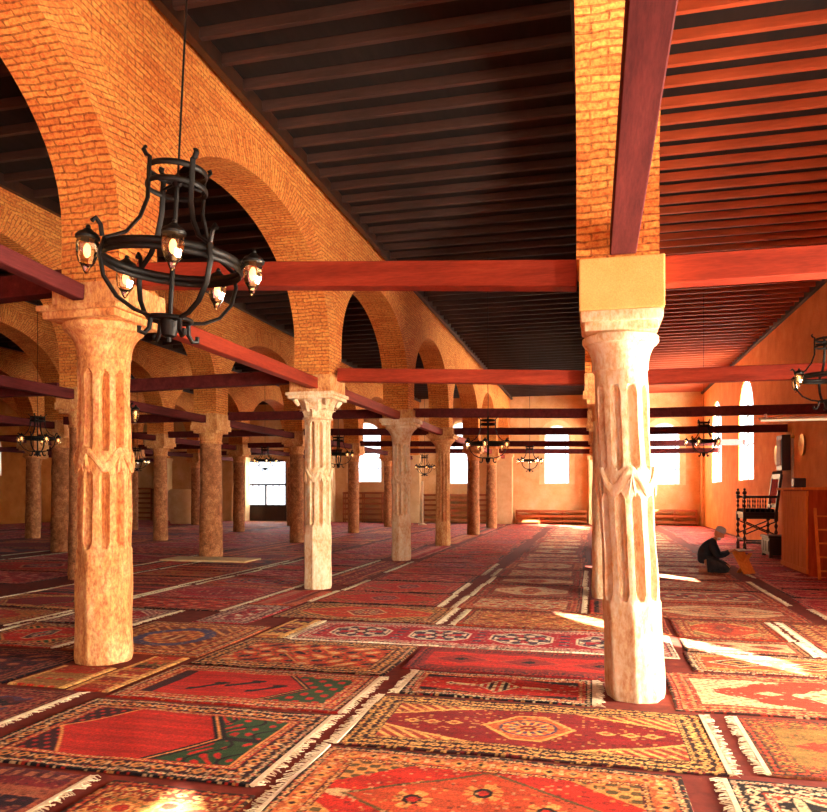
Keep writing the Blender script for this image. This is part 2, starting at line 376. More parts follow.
# ---------------------------------------------------------------- columns
def shaft_mesh(p, fluted):
    """p: r0 r1 zt z-flutes(list of (za,zb)) n lean"""
    nA = p.get('nA', 160); zt = p['zt']; nz = p.get('nz', 120)
    n = p.get('n', 10); dep = p.get('dep', .085)
    bm = bmesh.new(); rings = []
    for i in range(nz+1):
        z = zt*i/nz; r = p['r0']+(p['r1']-p['r0'])*(z/zt)
        ring = []
        for a in range(nA):
            t = 2*PI*a/nA; rr = r
            if fluted:
                ph = (t*n/(2*PI)+p.get('ph', 0)) % 1
                u = (ph-.5)/p.get('fw', .26)
                for za, zb in p['fl']:
                    if za < z < zb and abs(u) < 1:
                        end = min((z-za), (zb-z))/.06
                        e = math.sqrt(max(0, 1-(1-min(end, 1))**2))
                        w = 1-u*u*(1 if end >= 1 else 1/max(e, .05)**2)
                        if w > 0: rr -= dep*math.sqrt(w)*e
                if z < p['fl'][0][0]-.01: rr += .012*abs(math.cos(t*4))**6*p.get('facet', 0)
            rr += .004*math.sin(5*t+z*3)+.004*math.sin(9*z+2*t)
            if z < .05: rr -= .012*(1-z/.05)
            ring.append(bm.verts.new((rr*math.cos(t)+p.get('lean', 0)*z/zt, rr*math.sin(t), z)))
        rings.append(ring)
    for A, C in zip(rings, rings[1:]):
        for k in range(nA): bm.faces.new((A[k], A[(k+1) % nA], C[(k+1) % nA], C[k]))
    bm.faces.new(rings[0][::-1]); bm.faces.new(rings[-1]); return bm
def ribbon_mesh(p, zk):
    bm = bmesh.new(); n = p.get('n', 10); nA = 200; rows = []
    r = p['r0']+(p['r1']-p['r0'])*(zk/p['zt']); lx = p.get('lean', 0)*zk/p['zt']
    for a in range(nA):
        t = 2*PI*a/nA; s = math.sin(t*n/2+p.get('kp', 0)); zc = zk+.07*s
        tw = .5+.5*math.cos(t*n/2+p.get('kp', 0)); ro = r+.006+.008*(1-abs(s))
        row = []
        for dz, dr in ((-.042, -.03), (-.046, .008), (-.022, .02), (.022, .02), (.046, .008), (.042, -.03)):
            hz = dz*(.75+.5*tw)
            row.append(bm.verts.new(((ro+dr)*math.cos(t)+lx, (ro+dr)*math.sin(t), zc+hz)))
        rows.append(row)
    for a in range(nA):
        A, C = rows[a], rows[(a+1) % nA]
        for k in range(6): bm.faces.new((A[k], A[(k+1) % 6], C[(k+1) % 6], C[k]))
    # hanging ribbon ends
    for q in range(n//2):
        t = (PI/2-p.get('kp', 0)+2*PI*q)/(n/2)
        for s in (-1, 1):
            tt = t+s*.1
            tube(bm, [((r+.02)*math.cos(t+s*u*.12)+lx, (r+.02+.015*math.sin(u*3))*math.sin(t+s*u*.12), zk+.05-.17*u) for u in (0, .3, .6, .85, 1)], [.015, .024, .026, .016, .003], 6, flat=(1, .4))
    return bm
def acanthus(bm, r0, r1, z0, h, n, ph, lx=0):
    for q in range(n):
        t0 = 2*PI*(q+ph)/n; W = .8*2*PI*r0/n/2; rows = []
        for i in range(9):
            u = i/8; z = z0+h*(u if u < .85 else .85+(u-.85)*-.6); rr = r0+(r1-r0)*u**1.6+(.05 if u > .8 else .012)+.03*max(0, u-.75)
            w = W*(1-.45*u)*(1+.18*math.cos(i*3.1))*(.55 if i == 8 else 1)
            row = []
            for j in range(5):
                s = (j-2)/2; t = t0+s*w/rr; r_ = rr-.022*abs(s)+.01*(1 if j == 2 else 0)
                row.append(bm.verts.new((r_*math.cos(t)+lx, r_*math.sin(t), z)))
            rows.append(row)
        for A, C in zip(rows, rows[1:]):
            for j in range(4): bm.faces.new((A[j], A[j+1], C[j+1], C[j]))
def make_column(x, y, p, label, group=None):
    c = empty('stone_column', (x, y, 0)); tag(c, label, 'column', group)
    lx = p.get('lean', 0); zt = p['zt']
    obj('shaft', shaft_mesh(p, p.get('fl') is not None), p['mat'], c, smooth=True)
    if p.get('zk'): obj('ribbon_band', ribbon_mesh(p, p['zk']), p['mat'], c, smooth=True)
    r1 = p['r1']; zr = p['zr']; rr = p['rr']           # zr rim height
    bm = bmesh.new(); H = zr-zt
    if p.get('cap') == 'leaf':
        lathe(bm, [(r1-.02, zt-.02), (r1+.035, zt), (r1+.035, zt+.03), (r1, zt+.04), (r1+.01, zt+H*.5), (r1+.05, zt+H*.8), (rr-.03, zr)], 32, (lx, 0, 0))
        acanthus(bm, r1+.01, r1+.05, zt+.03, H*.5, 8, 0, lx); acanthus(bm, r1+.02, rr-.02, zt+.12, H*.82, 8, .5, lx)
        for q in range(4):
            t = PI/4+q*PI/2
            tube(bm, [(lx+(rr-.02+.07*u)*math.cos(t), (rr-.02+.07*u)*math.sin(t), zr-.1+.1*u) for u in (0, .5, 1)], [.03, .04, .045], 8)
        for dz, e in ((0, .93), (.05, 1.0)): 
            a = p['ab']*e; box(bm, lx-a, lx+a, -a, a, zr+dz-.001, zr+dz+.055, .012)
    elif p.get('cap') == 'bell':
        pr = [(r1-.01, zt-.03), (r1+.01, zt)]
        for i in range(12):
            u = i/11; pr.append((r1+.01+(rr-r1-.035)*u**2.6, zt+(H-.1)*u))
        pr += [(rr-.01, zr-.095), (rr+.006, zr-.07), (rr+.006, zr-.04), (rr-.02, zr-.02), (rr-.05, zr-.012), (rr-.05, zr)]
        lathe(bm, pr, 40, (lx, 0, 0))
        a = p['ab']; box(bm, lx-a*.9, lx+a*.9, -a*.9, a*.9, zr-.02, zr+.05, .015); box(bm, lx-a, lx+a, -a, a, zr+.045, p['zb'], .02)
    else:
        lathe(bm, [(r1-.01, zt-.03), (r1+.025, zt-.02), (r1+.025, zt+.02), (r1+.005, zt+.03), (r1+.02, zt+H*.5), (rr*.85, zt+H*.8), (rr, zr)], 24, (lx, 0, 0))
        a = p['ab']; box(bm, lx-a*.85, lx+a*.85, -a*.85, a*.85, zr-.03, zr+.04, .01); box(bm, lx-a, lx+a, -a, a, zr+.035, p['zb'], .01)
    obj('capital', bm, p.get('cmat', p['mat']), c, smooth=True)
    b = p['blk']; bx = p.get('bx', lx)
    obj('impost_block', B(bx-b, bx+b, -b, b, p['zb'], p['zi'], .012), p.get('bmat', 'limestone'), c)
    return c
base_fl = dict(r0=.265, r1=.24, zt=2.86, fl=[(1.08, 1.80), (1.98, 2.72)], zk=1.9, zr=3.2, rr=.36, ab=.42, zb=3.3, zi=3.5, blk=.36, mat='limestone', cap='bell', n=10, facet=1)
make_column(-4.53, 6.15, dict(base_fl, bx=.07, r0=.25, r1=.232, ph=.0, kp=PI), 'tall fluted tan column with ribbon band, behind the large hanging chandelier')
make_column(.315, 6.04, dict(base_fl, r0=.213, r1=.203, zt=2.55, fl=[(.77, 1.58), (1.78, 2.42)], zk=1.68, lean=-.115, zr=2.84, rr=.285, ab=.30, zb=2.97, zi=3.36, blk=.31, bmat='block_stone', mat='stone_white', ph=.444, kp=2.27, fw=.27, dep=.08),
            'white sunlit fluted column under a yellow block, nearest on the right')
make_column(-4.47, 11.6, dict(base_fl, r0=.225, r1=.215, zt=2.8, fl=[(1.06, 1.82), (1.98, 2.74)], zk=1.88, zr=3.12, rr=.36, ab=.41, zb=3.22, zi=3.5, blk=.36, cap='leaf', mat='stone_white', ph=.1),
            'fluted pale column with carved leaf capital, second of the central row')
make_column(-4.4, 16.82, dict(base_fl, r0=.22, r1=.21, zt=2.78, fl=[(1.06, 1.8), (1.98, 2.7)], zr=3.16, mat='stone_white', nA=100, nz=80, zk=1.9), 'fluted pale column with bell capital, third of the central row')
make_column(-4.4, 21.75, dict(base_fl, r0=.22, r1=.2, zt=2.8, mat='limestone', nA=80, nz=60, zk=None, fl=[(.7, 2.72)]), 'fluted tan column without visible ribbon, fourth of the central row')
plain = dict(r0=.24, r1=.215, zt=2.8, zr=3.06, rr=.3, ab=.36, zb=3.22, zi=3.5, blk=.34, mat='stone_rough', cmat='limestone', nA=40, nz=30)
ordn = ['first', 'second', 'third', 'fourth', 'fifth', 'sixth', 'seventh', 'eighth']
pl = {}
def plain_col(x, y, label, **kw):
    p = dict(plain, **kw); c = make_column(x, y, p, label); return c
rowname = {-9.15: 'first row left of the fluted columns', -13.9: 'second row left of the fluted columns', -18.9: 'third row left of the fluted columns', -23.7: 'far left row near the left wall'}
plain_col(-4.4, 27.5, 'smooth round grey column, fifth of the central row', mat='stone_rough'); plain_col(-4.4, 32.6, 'smooth round pale column, last of the central row before the back wall', mat='stone_rough')
for k, y in enumerate((11.6, 16.8, 21.8, 27.5, 32.6)):
    plain_col(.2, y, 'white column in line behind the nearest right column, %s behind it' % ordn[k], zb=3.1, zi=3.36, zr=2.94, zt=2.7, mat='stone_white')
plain_col(.17, -1.3, 'white round column behind the viewer in the right row', zb=3.1, zi=3.36, zr=2.94, zt=2.7, mat='stone_white')
plain_col(-4.4, .85, 'tan round column nearest the viewer in the central row')
for x in (-9.15, -13.9, -18.9, -23.7):
    ys = [y for y in ROWS[x][:-1] if y > 5 and -x/y < 1.15]
    for k, y in enumerate(ys):
        big = (x, y) in ((-9.15, 11.85), (-9.15, 16.5), (-13.9, 17.1))
        plain_col(x, y, 'rough brown round column, %s, %s from the front' % (rowname[x], ordn[k]), r0=.285 if big else rng.uniform(.22, .25), r1=.25 if big else .21, rr=.33 if big else .3)

# ---------------------------------------------------------------- red tie beams between the columns
def px_on_Y(u, v, Y):
    k = (u-CXP)/F; X = Y*(k*CT-ST)/(CT+k*ST); Z = -X*ST+Y*CT
    return X, EYE+(HV-v)*Z/F
bn = 0
def tie(a, b, w=.17, h=.2, label='', mat='red_beam'):
    L = (Vector(b)-Vector(a)).length
    bm = bmesh.new(); beam_between(bm, a, b, w, h, .008)
    o = obj('tie_beam', bm, mat); tag(o, label, 'tie beam', 'wooden tie beams between the columns'); return o
naves = [('right nave', .49, XR, 3.26, 3.26), ('central nave', -4.1, -.13, None, 3.28), ('first side nave', -8.83, -4.72, 3.42, 3.46), ('second side nave', -13.58, -9.47, 3.42, 3.42),
         ('third side nave', -18.58, -14.22, 3.42, 3.42), ('fourth side nave', -23.38, -19.22, 3.42, 3.42), ('outer left nave', XL, -24.02, 3.42, 3.42)]
lz = {0: 3.55, 1: 3.47, 2: 3.39, 3: 3.35, 4: 3.35, 5: 3.35}
for k, y in enumerate((6.1, 11.6, 16.82, 21.75, 27.5, 32.6)):
    for nm, xa, xb, za, zb in naves:
        if nm in ('second side nave', 'third side nave') and k == 0: continue
        if nm == 'third side nave' and k < 2 or nm == 'fourth side nave' and k < 3 or nm == 'outer left nave' and k < 4: continue
        z0 = lz[k] if za is None else za
        if nm == 'first side nave': zb = lz[k]
        zoff = .06
        tie((xa, y, z0+zoff), (xb, y, zb+zoff), .17, .215 if k < 2 else .2, 'red wooden tie beam across the %s, %s from the front' % (nm, ordn[k]), 'shaded_red_beam' if k >= 2 or (k < 2 and nm not in ('right nave', 'central nave')) else 'red_beam')  # far and side nave beams take the shade-darkened copy
for x, ys in ROWS.items():
    yy = [y for y in ys if y > .5]
    for k, (a, b) in enumerate(zip(yy, yy[1:])):
        if x in (-18.9, -23.7) and -x/b > 1.2: continue
        z = 3.52 if x > 0 else 3.36
        if x == -4.4 and k == 0:
            tie((-4.52, .9, 3.66), (-4.52, 5.78, 3.40), .12, .14, 'shaded red wooden tie beam running from the tan fluted column out past the left edge', 'shaded_red_beam'); continue
        if x > 0 and k == 0: pass
        tie((x, a+.365, z), (x, b-.365 if b < YB-.1 else b-.56, z), .15, .18, 'red wooden tie beam along the arches of the %s, %s bay' % ({.17: 'right row', -4.4: 'central row'}.get(x, '%s' % rowname.get(x, '')), ordn[k]), 'red_beam' if x > -5 else 'shaded_red_beam')
tie((.24, -.95, 3.78), (.21, 5.72, 3.45), .19, .17, 'shaded red wooden tie beam running overhead from the nearest white column', 'shaded_red_beam')
# ---------------------------------------------------------------- rugs: woven pattern laid out as colour per knot
def C3(*c): return np.array(srgb(c))
PAL = {
 'scarlet': dict(f=(205, 44, 32), b=(62, 22, 34), m=(232, 170, 100), m2=(188, 48, 40), a=(232, 205, 165), k=(28, 20, 26), g=(46, 84, 50), s=(82, 74, 130)),
 'deep red': dict(f=(148, 26, 30), b=(214, 110, 60), m=(240, 196, 120), m2=(60, 22, 26), a=(244, 190, 110), k=(34, 18, 20), g=(180, 70, 50), s=(90, 70, 110)),
 'orange red': dict(f=(214, 74, 40), b=(168, 60, 40), m=(236, 172, 96), m2=(100, 34, 30), a=(236, 200, 150), k=(44, 24, 24), g=(110, 90, 52), s=(120, 70, 70)),
 'cream': dict(f=(226, 202, 164), b=(214, 150, 96), m=(190, 62, 40), m2=(120, 76, 50), a=(206, 62, 36), k=(70, 40, 34), g=(160, 130, 90), s=(150, 110, 100)),
 'crimson': dict(f=(190, 30, 50), b=(120, 40, 60), m=(236, 200, 180), m2=(190, 40, 60), a=(240, 220, 200), k=(44, 22, 40), g=(150, 80, 90), s=(110, 80, 130)),
 'gold': dict(f=(206, 128, 62), b=(150, 56, 36), m=(240, 200, 130), m2=(170, 60, 36), a=(196, 60, 38), k=(60, 34, 26), g=(120, 104, 60), s=(140, 80, 60)),
 'purple': dict(f=(96, 36, 52), b=(48, 26, 46), m=(176, 100, 76), m2=(130, 34, 46), a=(190, 120, 90), k=(26, 18, 30), g=(70, 50, 70), s=(84, 60, 100)),
 'olive': dict(f=(196, 54, 36), b=(96, 74, 40), m=(176, 140, 70), m2=(120, 60, 36), a=(206, 170, 100), k=(50, 36, 26), g=(132, 112, 50), s=(110, 90, 60)),
 'pink': dict(f=(206, 110, 110), b=(170, 60, 70), m=(244, 220, 205), m2=(200, 60, 70), a=(250, 235, 225), k=(90, 40, 60), g=(190, 140, 150), s=(150, 110, 160)),
 'black': dict(f=(176, 60, 36), b=(30, 22, 24), m=(238, 214, 180), m2=(190, 76, 46), a=(238, 214, 180), k=(20, 16, 18), g=(120, 60, 40), s=(90, 60, 60)),
}
def weave(design, pal, lx, ly, nx, ny, seed):
    P = {k: C3(*v) for k, v in PAL[pal].items()} if isinstance(pal, str) else {k: C3(*v) for k, v in pal.items()}
    x = np.linspace(-lx/2, lx/2, nx)[None, :]+np.zeros((ny, 1)); y = np.linspace(-ly/2, ly/2, ny)[:, None]+np.zeros((1, nx))
    r = np.random.RandomState(seed)
    wob = .012*np.sin(x*2.3+seed)+.01*np.sin(y*3.1+seed*2)
    ax, ay = np.abs(x), np.abs(y); dx = lx/2-ax; dy = ly/2-ay
    d = np.minimum(dx, dy)+wob*0.5
    s = np.where(dx < dy, y, x)
    col = np.empty((ny, nx, 3)); col[:] = P['f']
    def put(m, c): col[m] = P[c] if isinstance(c, str) else c
    def rep(v, p): return (v/p-np.floor(v/p)-.5)*p
    h = np.sin(x*57.1+seed)*np.cos(y*63.7+seed)            # small scatter in the weave
    bw = min(.3, ly*.17)
    # ---- field first
    fx, fy = lx/2-bw, ly/2-bw
    X, Y = x/fx, y/fy
    if design == 'medallion':
        put(ax > -1, 'f'); cut = (np.abs(X)*.62+np.abs(Y)*.6) > .82+.03*np.sign(np.sin(x*26)); put(cut, 'g')
        put(cut & (np.abs(rep(x+y, .1)) < .02), 'm'); put(np.abs(np.abs(X)*.62+np.abs(Y)*.6-.82) < .025, 'm')
        q = np.abs(x)/(.38*fx)+np.abs(y)/(.85*fy)*.72; me = (q < .86) & (ay < .7*fy)
        put(me, 'b'); rim = me & ((q > .76) | (ay > .62*fy)); put(rim, 'a')
        rr = np.hypot(x*1.0/(.2*fx), y/(.45*fy)); put(me & (rr < 1) & (np.sin(rr*14) > 0), 's'); put(me & (rr < .9) & (np.sin(np.arctan2(y, x)*12) > .4), 'a'); put(rr < .3, 'f'); put(rr < .12, 'm')
        for cx in (.52, .68, .82):
            pp = np.abs(ax-cx*fx)/(.07*fx)+ay/(.13*fy); put(pp < 1, 'm'); put(pp < .5, 'b')
    elif design == 'diamond':
        put(np.abs(X)*.8+np.abs(Y)*.55 > .98, 'm'); big = np.abs(X)*.8+np.abs(Y)*.55
        put((big > .98) & (np.sin(x*50)*np.sin(y*60) > .1), 'g')
        q = np.abs(X)*1.05+np.abs(Y)*.95; me = q < .93; put(me, (P['b']*.5+P['f']*.5)); put(np.abs(q-.93) < .03, 'g')
        for cx in (-.42, 0, .42):
            for cy in ((-.38, .38) if cx == 0 else (0,)):
                rr = np.hypot((x-cx*fx)/(.13*fx), (y-cy*fy)/(.26*fy)); put(me & (rr < 1) & (np.sin(np.arctan2((y-cy*fy)*2, x-cx*fx)*8)+rr*1.5 < 1.4), 'm'); put(rr < .5, 'k'); put(rr < .28, 'f')
        put((q > .96) & (q < 1.1) & (ay < .1*fy) & (ax > .85*fx), 'a')
    elif design == 'lattice':
        put(np.abs(Y) > .9-.1*np.abs(np.sin(x*3)), 'b'); q = ax/(.3*fx)+ay/(.75*fy); put(q < 1, 'a'); put((q < .93) & ((np.abs(rep(x, .11)) < .014) | (np.abs(rep(y, .1)) < .013)), 'k'); put((q < .9) & (np.abs(rep(x, .11)) > .04), 'f')
        put((ax < .62*fx) & (ax > .3*fx) & (ay < .03), 'a'); 
        pp = np.abs(ax-.62*fx)/(.07*fx)+ay/(.2*fy); put(pp < 1, 'a'); put(pp < .5, 'k')
        put((np.abs(X)*.5+np.abs(Y) > 1.1), 'k')
    elif design == 'prayer':
        put(ax > -1, 'f'); edge = .55-.5*np.abs(Y)**1.0*.7
        right = X > edge+.08
        put((X > edge-.02) & (X < edge+.10), 'k'); put((X > edge+.02) & (X < edge+.05), 'm')
        gr = X > edge+.1; put(gr, 'g'); put(gr & (np.sin(x*38+2*np.sin(y*17))*np.sin(y*31+1.6*np.sin(x*23)) > .45), 'f'); put(gr & (np.sin(x*29+2.5*np.sin(y*13)) > .93), 'k'); put(gr & (np.abs(Y) < .07), 'k')
        put(np.abs(np.abs(X)-.985) < .015, 'm')
        left = X < -1.02+.42*np.abs(Y)**.9; put(left, 'b'); put(left & (np.sin(x*61)*np.sin(y*57+x*9) > .45), 'm2'); put(np.abs(X+1.0-.42*np.abs(Y)**.9) < .015, 'm')
    elif design == 'marks':
        edge = .6-.35*np.abs(Y); put((X > edge) & (X < edge+.09), 'k'); put((X > edge+.03) & (X < edge+.05), 'm'); put(X > edge+.1, 'g'); put((X > edge+.1) & (np.sin(x*38)*np.sin(y*31) > .4), 'f')
        for cx, cy in ((-.45, -.25), (-.1, .1), (.2, -.2)):
            u, v = X-cx, Y-cy
            put((np.abs(v-.25*np.sin(u*9)) < .1) & (np.abs(u) < .16), 'k'); put((np.hypot(u-.12, v-.3) < .09), 'k')
        put(X < -.86, 'b')
    elif design == 'octagons':
        n = max(2, int(round(lx/.95))); p = 2*fx/n; xc = rep(x+fx, p); q = np.maximum(np.maximum(np.abs(xc)/.34, ay/(.82*fy)), (np.abs(xc)/.34+ay/(.82*fy))*.68)
        put(q < 1, 'a'); put(q < .92, 's'); put((q < .86) & (np.sin(np.arctan2(y/fy, xc/.34)*8)+np.cos(q*14) > .1), 'a'); put((q < .7) & (np.sin(np.arctan2(y/fy, xc/.34)*4+.7) > .5), 'f'); put(q < .25, 'k'); put(q < .14, 'm')
        e = p/2-np.abs(xc); put((e < .05) & (np.abs(rep(y, .16)) < .03), 's')
    elif design == 'chain':
        n = max(2, int(round(lx/.7))); p = 2*fx/n; xc = rep(x+fx, p); q = np.abs(xc)/(p*.46)+ay/(.6*fy); put(q < 1, 'a'); put(q < .85, 'm2'); put(q < .55, 'm'); put(q < .3, 'k')
        put(np.abs(Y)+.12*np.abs(np.sin(x*9)) > .92, 'm')
    elif design == 'floral':
        u = np.sin(x*17+np.sin(y*9)*1.3)*np.cos(y*19+np.sin(x*7)*1.2); put(u > .45, 'm'); put(u > .7, 'a'); put(u < -.55, 'b'); put(np.abs(u) < .05, 'g')
        q = ax/(.35*fx)+ay/(.8*fy); put(np.abs(q-1) < .05, 'm')
    elif design == 'stripes':
        k_ = np.floor((y+ly)/.115).astype(int)+seed; cs = ['f', 'b', 'm', 'm2', 'f', 'k', 'g', 'f', 'a', 'm2']
        for i, c in enumerate(cs): put(k_ % 10 == i, c)
        put((np.abs(rep(y, .23)) < .03) & (np.abs(rep(x, .1)) < .03), 'a')
    elif design == 'ellipse':
        rr = np.hypot(x/(.88*fx), y/(.88*fy)); put(rr < 1, 's'); put(rr < .72, 'm2'); put((rr < .72) & (np.sin(x*40)*np.sin(y*36) > .1), 'm'); put(rr < .3, 'f'); put((rr < .3) & (np.sin(x*50) > .3), 'a')
        put((rr > 1) & (np.abs(rep(x+y, .2)) < .03), 'm')
    elif design == 'scroll':
        u = rep(x, .26); q = np.hypot(u/.11, (rep(y, .3))/.12); put(ax > -1, 'k'); put(q < 1, 'a'); put(q < .75, 'f'); put(q < .4, 'a'); put(np.hypot(rep(x+.13, .26)/.03, rep(y+.15, .3)/.12) < 1, 'a')
    elif design == 'zigzag':
        u = y+.09*np.abs(rep(x, .22))/.11*1.0; k_ = np.floor(u/.07).astype(int) % 4
        for i, c in enumerate(('k', 'f', 's', 'm')): put(k_ == i, c)
    elif design == 'big medallion':
        jag = .05*np.sign(np.sin(ax*22)); q = (ax/(.97*fx))**1.1+ay/(.95*fy)*.62+jag*.8; put(ax > -1, 'f'); put(np.sin(x*60)*np.sin(y*70) > .6, 'g')
        put(q < .92, 'a'); rr = ax/(.3*fx)+ay/(.62*fy)+.08*np.sin(ax*44); put(rr < 1, 'f'); put((rr < .9) & (np.sin(x*42)*np.sin(y*48) > .25), 'g'); put(rr < .2, 'm')
        pp = np.abs(ax-.45*fx)/(.11*fx)+ay/(.16*fy); put(pp < 1, 'f')
    # ---- borders
    def motif(lo, hi, p, c, bg):
        m = (d >= lo) & (d < hi); put(m, bg); c0 = (lo+hi)/2; w = (hi-lo)/2
        u = np.abs(rep(s, p))/(p*.42)+np.abs(d-c0)/(w*.85)
        put(m & (u < 1), c); put(m & (u < .45), 'k' if bg != 'k' else 'f')
        put(m & (np.abs(rep(s+p/2, p)) < p*.09) & (np.abs(d-c0) < w*.5), 'a')
    if design == 'stripes':
        put(dx < .06, 'm')
    else:
        put(d < bw, 'b'); motif(.07, bw-.045, .13 if bw > .2 else .1, 'm', 'b' if seed % 3 else 'm2'); motif(.022, .07, .06, 'a', 'k'); motif(bw-.045, bw, .05, 'm', 'm2'); put(d < .022, 'k' if seed % 2 else 'm2')
        if design in ('octagons',): put(d < .02, 'a')
    # small knotted figures scattered over field and border
    cell = .021; ci = (np.floor((x+lx)/cell)).astype(int); cj = (np.floor((y+ly)/cell)).astype(int)
    T = r.rand(cj.max()+2, ci.max()+2); U = r.rand(cj.max()+2, ci.max()+2); T[:, :(ci.max()+1)//2] = T[:, ::-1][:, :(ci.max()+1)//2]
    t = T[cj, ci]; u = U[cj, ci]; inb = d < bw
    dens = np.where(inb, .30, .0 if design in ('prayer', 'marks') else .13)
    for i, c in enumerate(('m', 'k', 'a', 'f')):
        mk = (t < dens) & (u*4 >= i) & (u*4 < i+1); col[mk] = col[mk]*.45+P[c]*.55
    nz = r.rand(ny, nx, 1); f = .72+.56*nz; col *= f
    band = (1+.10*np.sin(y*31+seed)+.08*np.sin(y*83+seed*3))[..., None]; col *= band
    return np.clip(col, 0, 1)
def make_rug(x0, x1, y0, y1, design, pal, label, step=None, seed=None, fr='both', z=0.004, group=None, turn=False, skew=0):
    seed = seed if seed is not None else rng.randint(0, 9999)
    cx, cy = (x0+x1)/2, (y0+y1)/2; LX, LY = x1-x0, y1-y0
    if y0 > 8.8 and isinstance(pal, str):
        pp = dict(PAL[pal]); w = {'cream': .1, 'pink': .3}.get(pal, .45)
        for q_ in ('m', 'a', 'b', 'm2', 'g', 's'): pp[q_] = tuple(int(pp[q_][i]*(1-w)+(205, 44, 34)[i]*w) for i in range(3))
        pal = pp
    Zc = max(3, -cx*ST+cy*CT)
    step = step or min(.06, max(.009, Zc*.0016))
    nx, ny = max(8, int(LX/step)), max(8, int(LY/step))
    if turn: c = weave(design, pal, LY, LX, ny, nx, seed).transpose(1, 0, 2)
    else: c = weave(design, pal, LX, LY, nx, ny, seed)
    gx = np.linspace(-LX/2, LX/2, nx); gy = np.linspace(-LY/2, LY/2, ny)
    XX, YY = np.meshgrid(gx, gy)
    th = .009
    ed = np.minimum(LX/2-np.abs(XX), LY/2-np.abs(YY))
    ZZ = th+.0035*np.sin(XX*3.1+seed)*np.sin(YY*4.3+seed*.7)+.003*np.sin(XX*9+YY*5+seed)
    ZZ = np.where(ed < 1e-6, 0, ZZ)
    wx = .006*np.sin(YY*3.7+seed)*(np.abs(XX)/(LX/2))**2; wy = .006*np.sin(XX*3.1+seed)*(np.abs(YY)/(LY/2))**2
    V = np.stack([XX-wx, YY-wy, ZZ], -1).reshape(-1, 3)
    idx = np.arange(nx*ny).reshape(ny, nx)
    Fq = np.stack([idx[:-1, :-1], idx[:-1, 1:], idx[1:, 1:], idx[1:, :-1]], -1).reshape(-1, 4)
    me = bpy.data.meshes.new('rug'); me.vertices.add(len(V)); me.vertices.foreach_set('co', V.ravel())
    me.loops.add(Fq.size); me.loops.foreach_set('vertex_index', Fq.ravel().astype(np.int32))
    me.polygons.add(len(Fq)); me.polygons.foreach_set('loop_start', np.arange(0, Fq.size, 4, dtype=np.int32))
    me.polygons.foreach_set('loop_total', np.full(len(Fq), 4, dtype=np.int32)); me.update()
    at = me.attributes.new('pile', 'FLOAT_COLOR', 'POINT')
    at.data.foreach_set('color', np.concatenate([c.reshape(-1, 3), np.ones((nx*ny, 1))], 1).astype(np.float32).ravel())
    me.polygons.foreach_set('use_smooth', [True]*len(me.polygons))
    o = link('rug', me, 'rug', None, (cx, cy, z)); o.rotation_euler = (0, 0, skew or R(random.Random(seed+5).uniform(-.5, .5)*(1 if y0 < 8 else .2)))
    tag(o, label, 'rug', group)
    if fr:
        n = int(LY/(.014 if Zc < 8 else .03 if Zc < 14 else .07)); rr = random.Random(seed)
        wid = .0045 if Zc < 8 else .009 if Zc < 14 else .022
        for s in ([-1, 1] if fr == 'both' else [-1] if fr == 'left' else [1]):
            bm = bmesh.new()
            box(bm, s*LX/2-.014, s*LX/2+.014, -LY/2+.01, LY/2-.01, .001, .0125)
            for i in range(n):
                yy = -LY/2+LY*(i+.5)/n; L = rr.uniform(.045, .085); a = rr.uniform(-.6, .6)
                pts = [(s*(LX/2+L*u), yy+a*L*u*u+.004*math.sin(u*9+i), .004+.007*math.sin(u*PI)*rr.random()+.002) for u in (0, .5, 1)]
                vs = []
                for q in pts: vs.append((bm.verts.new((q[0], q[1]-wid, q[2])), bm.verts.new((q[0], q[1], q[2]+.004)), bm.verts.new((q[0], q[1]+wid, q[2]))))
                for A, D in zip(vs, vs[1:]):
                    bm.faces.new((A[0], A[1], D[1], D[0])); bm.faces.new((A[1], A[2], D[2], D[1]))
            obj('fringe', bm, 'fringe_wool', o)
    return o
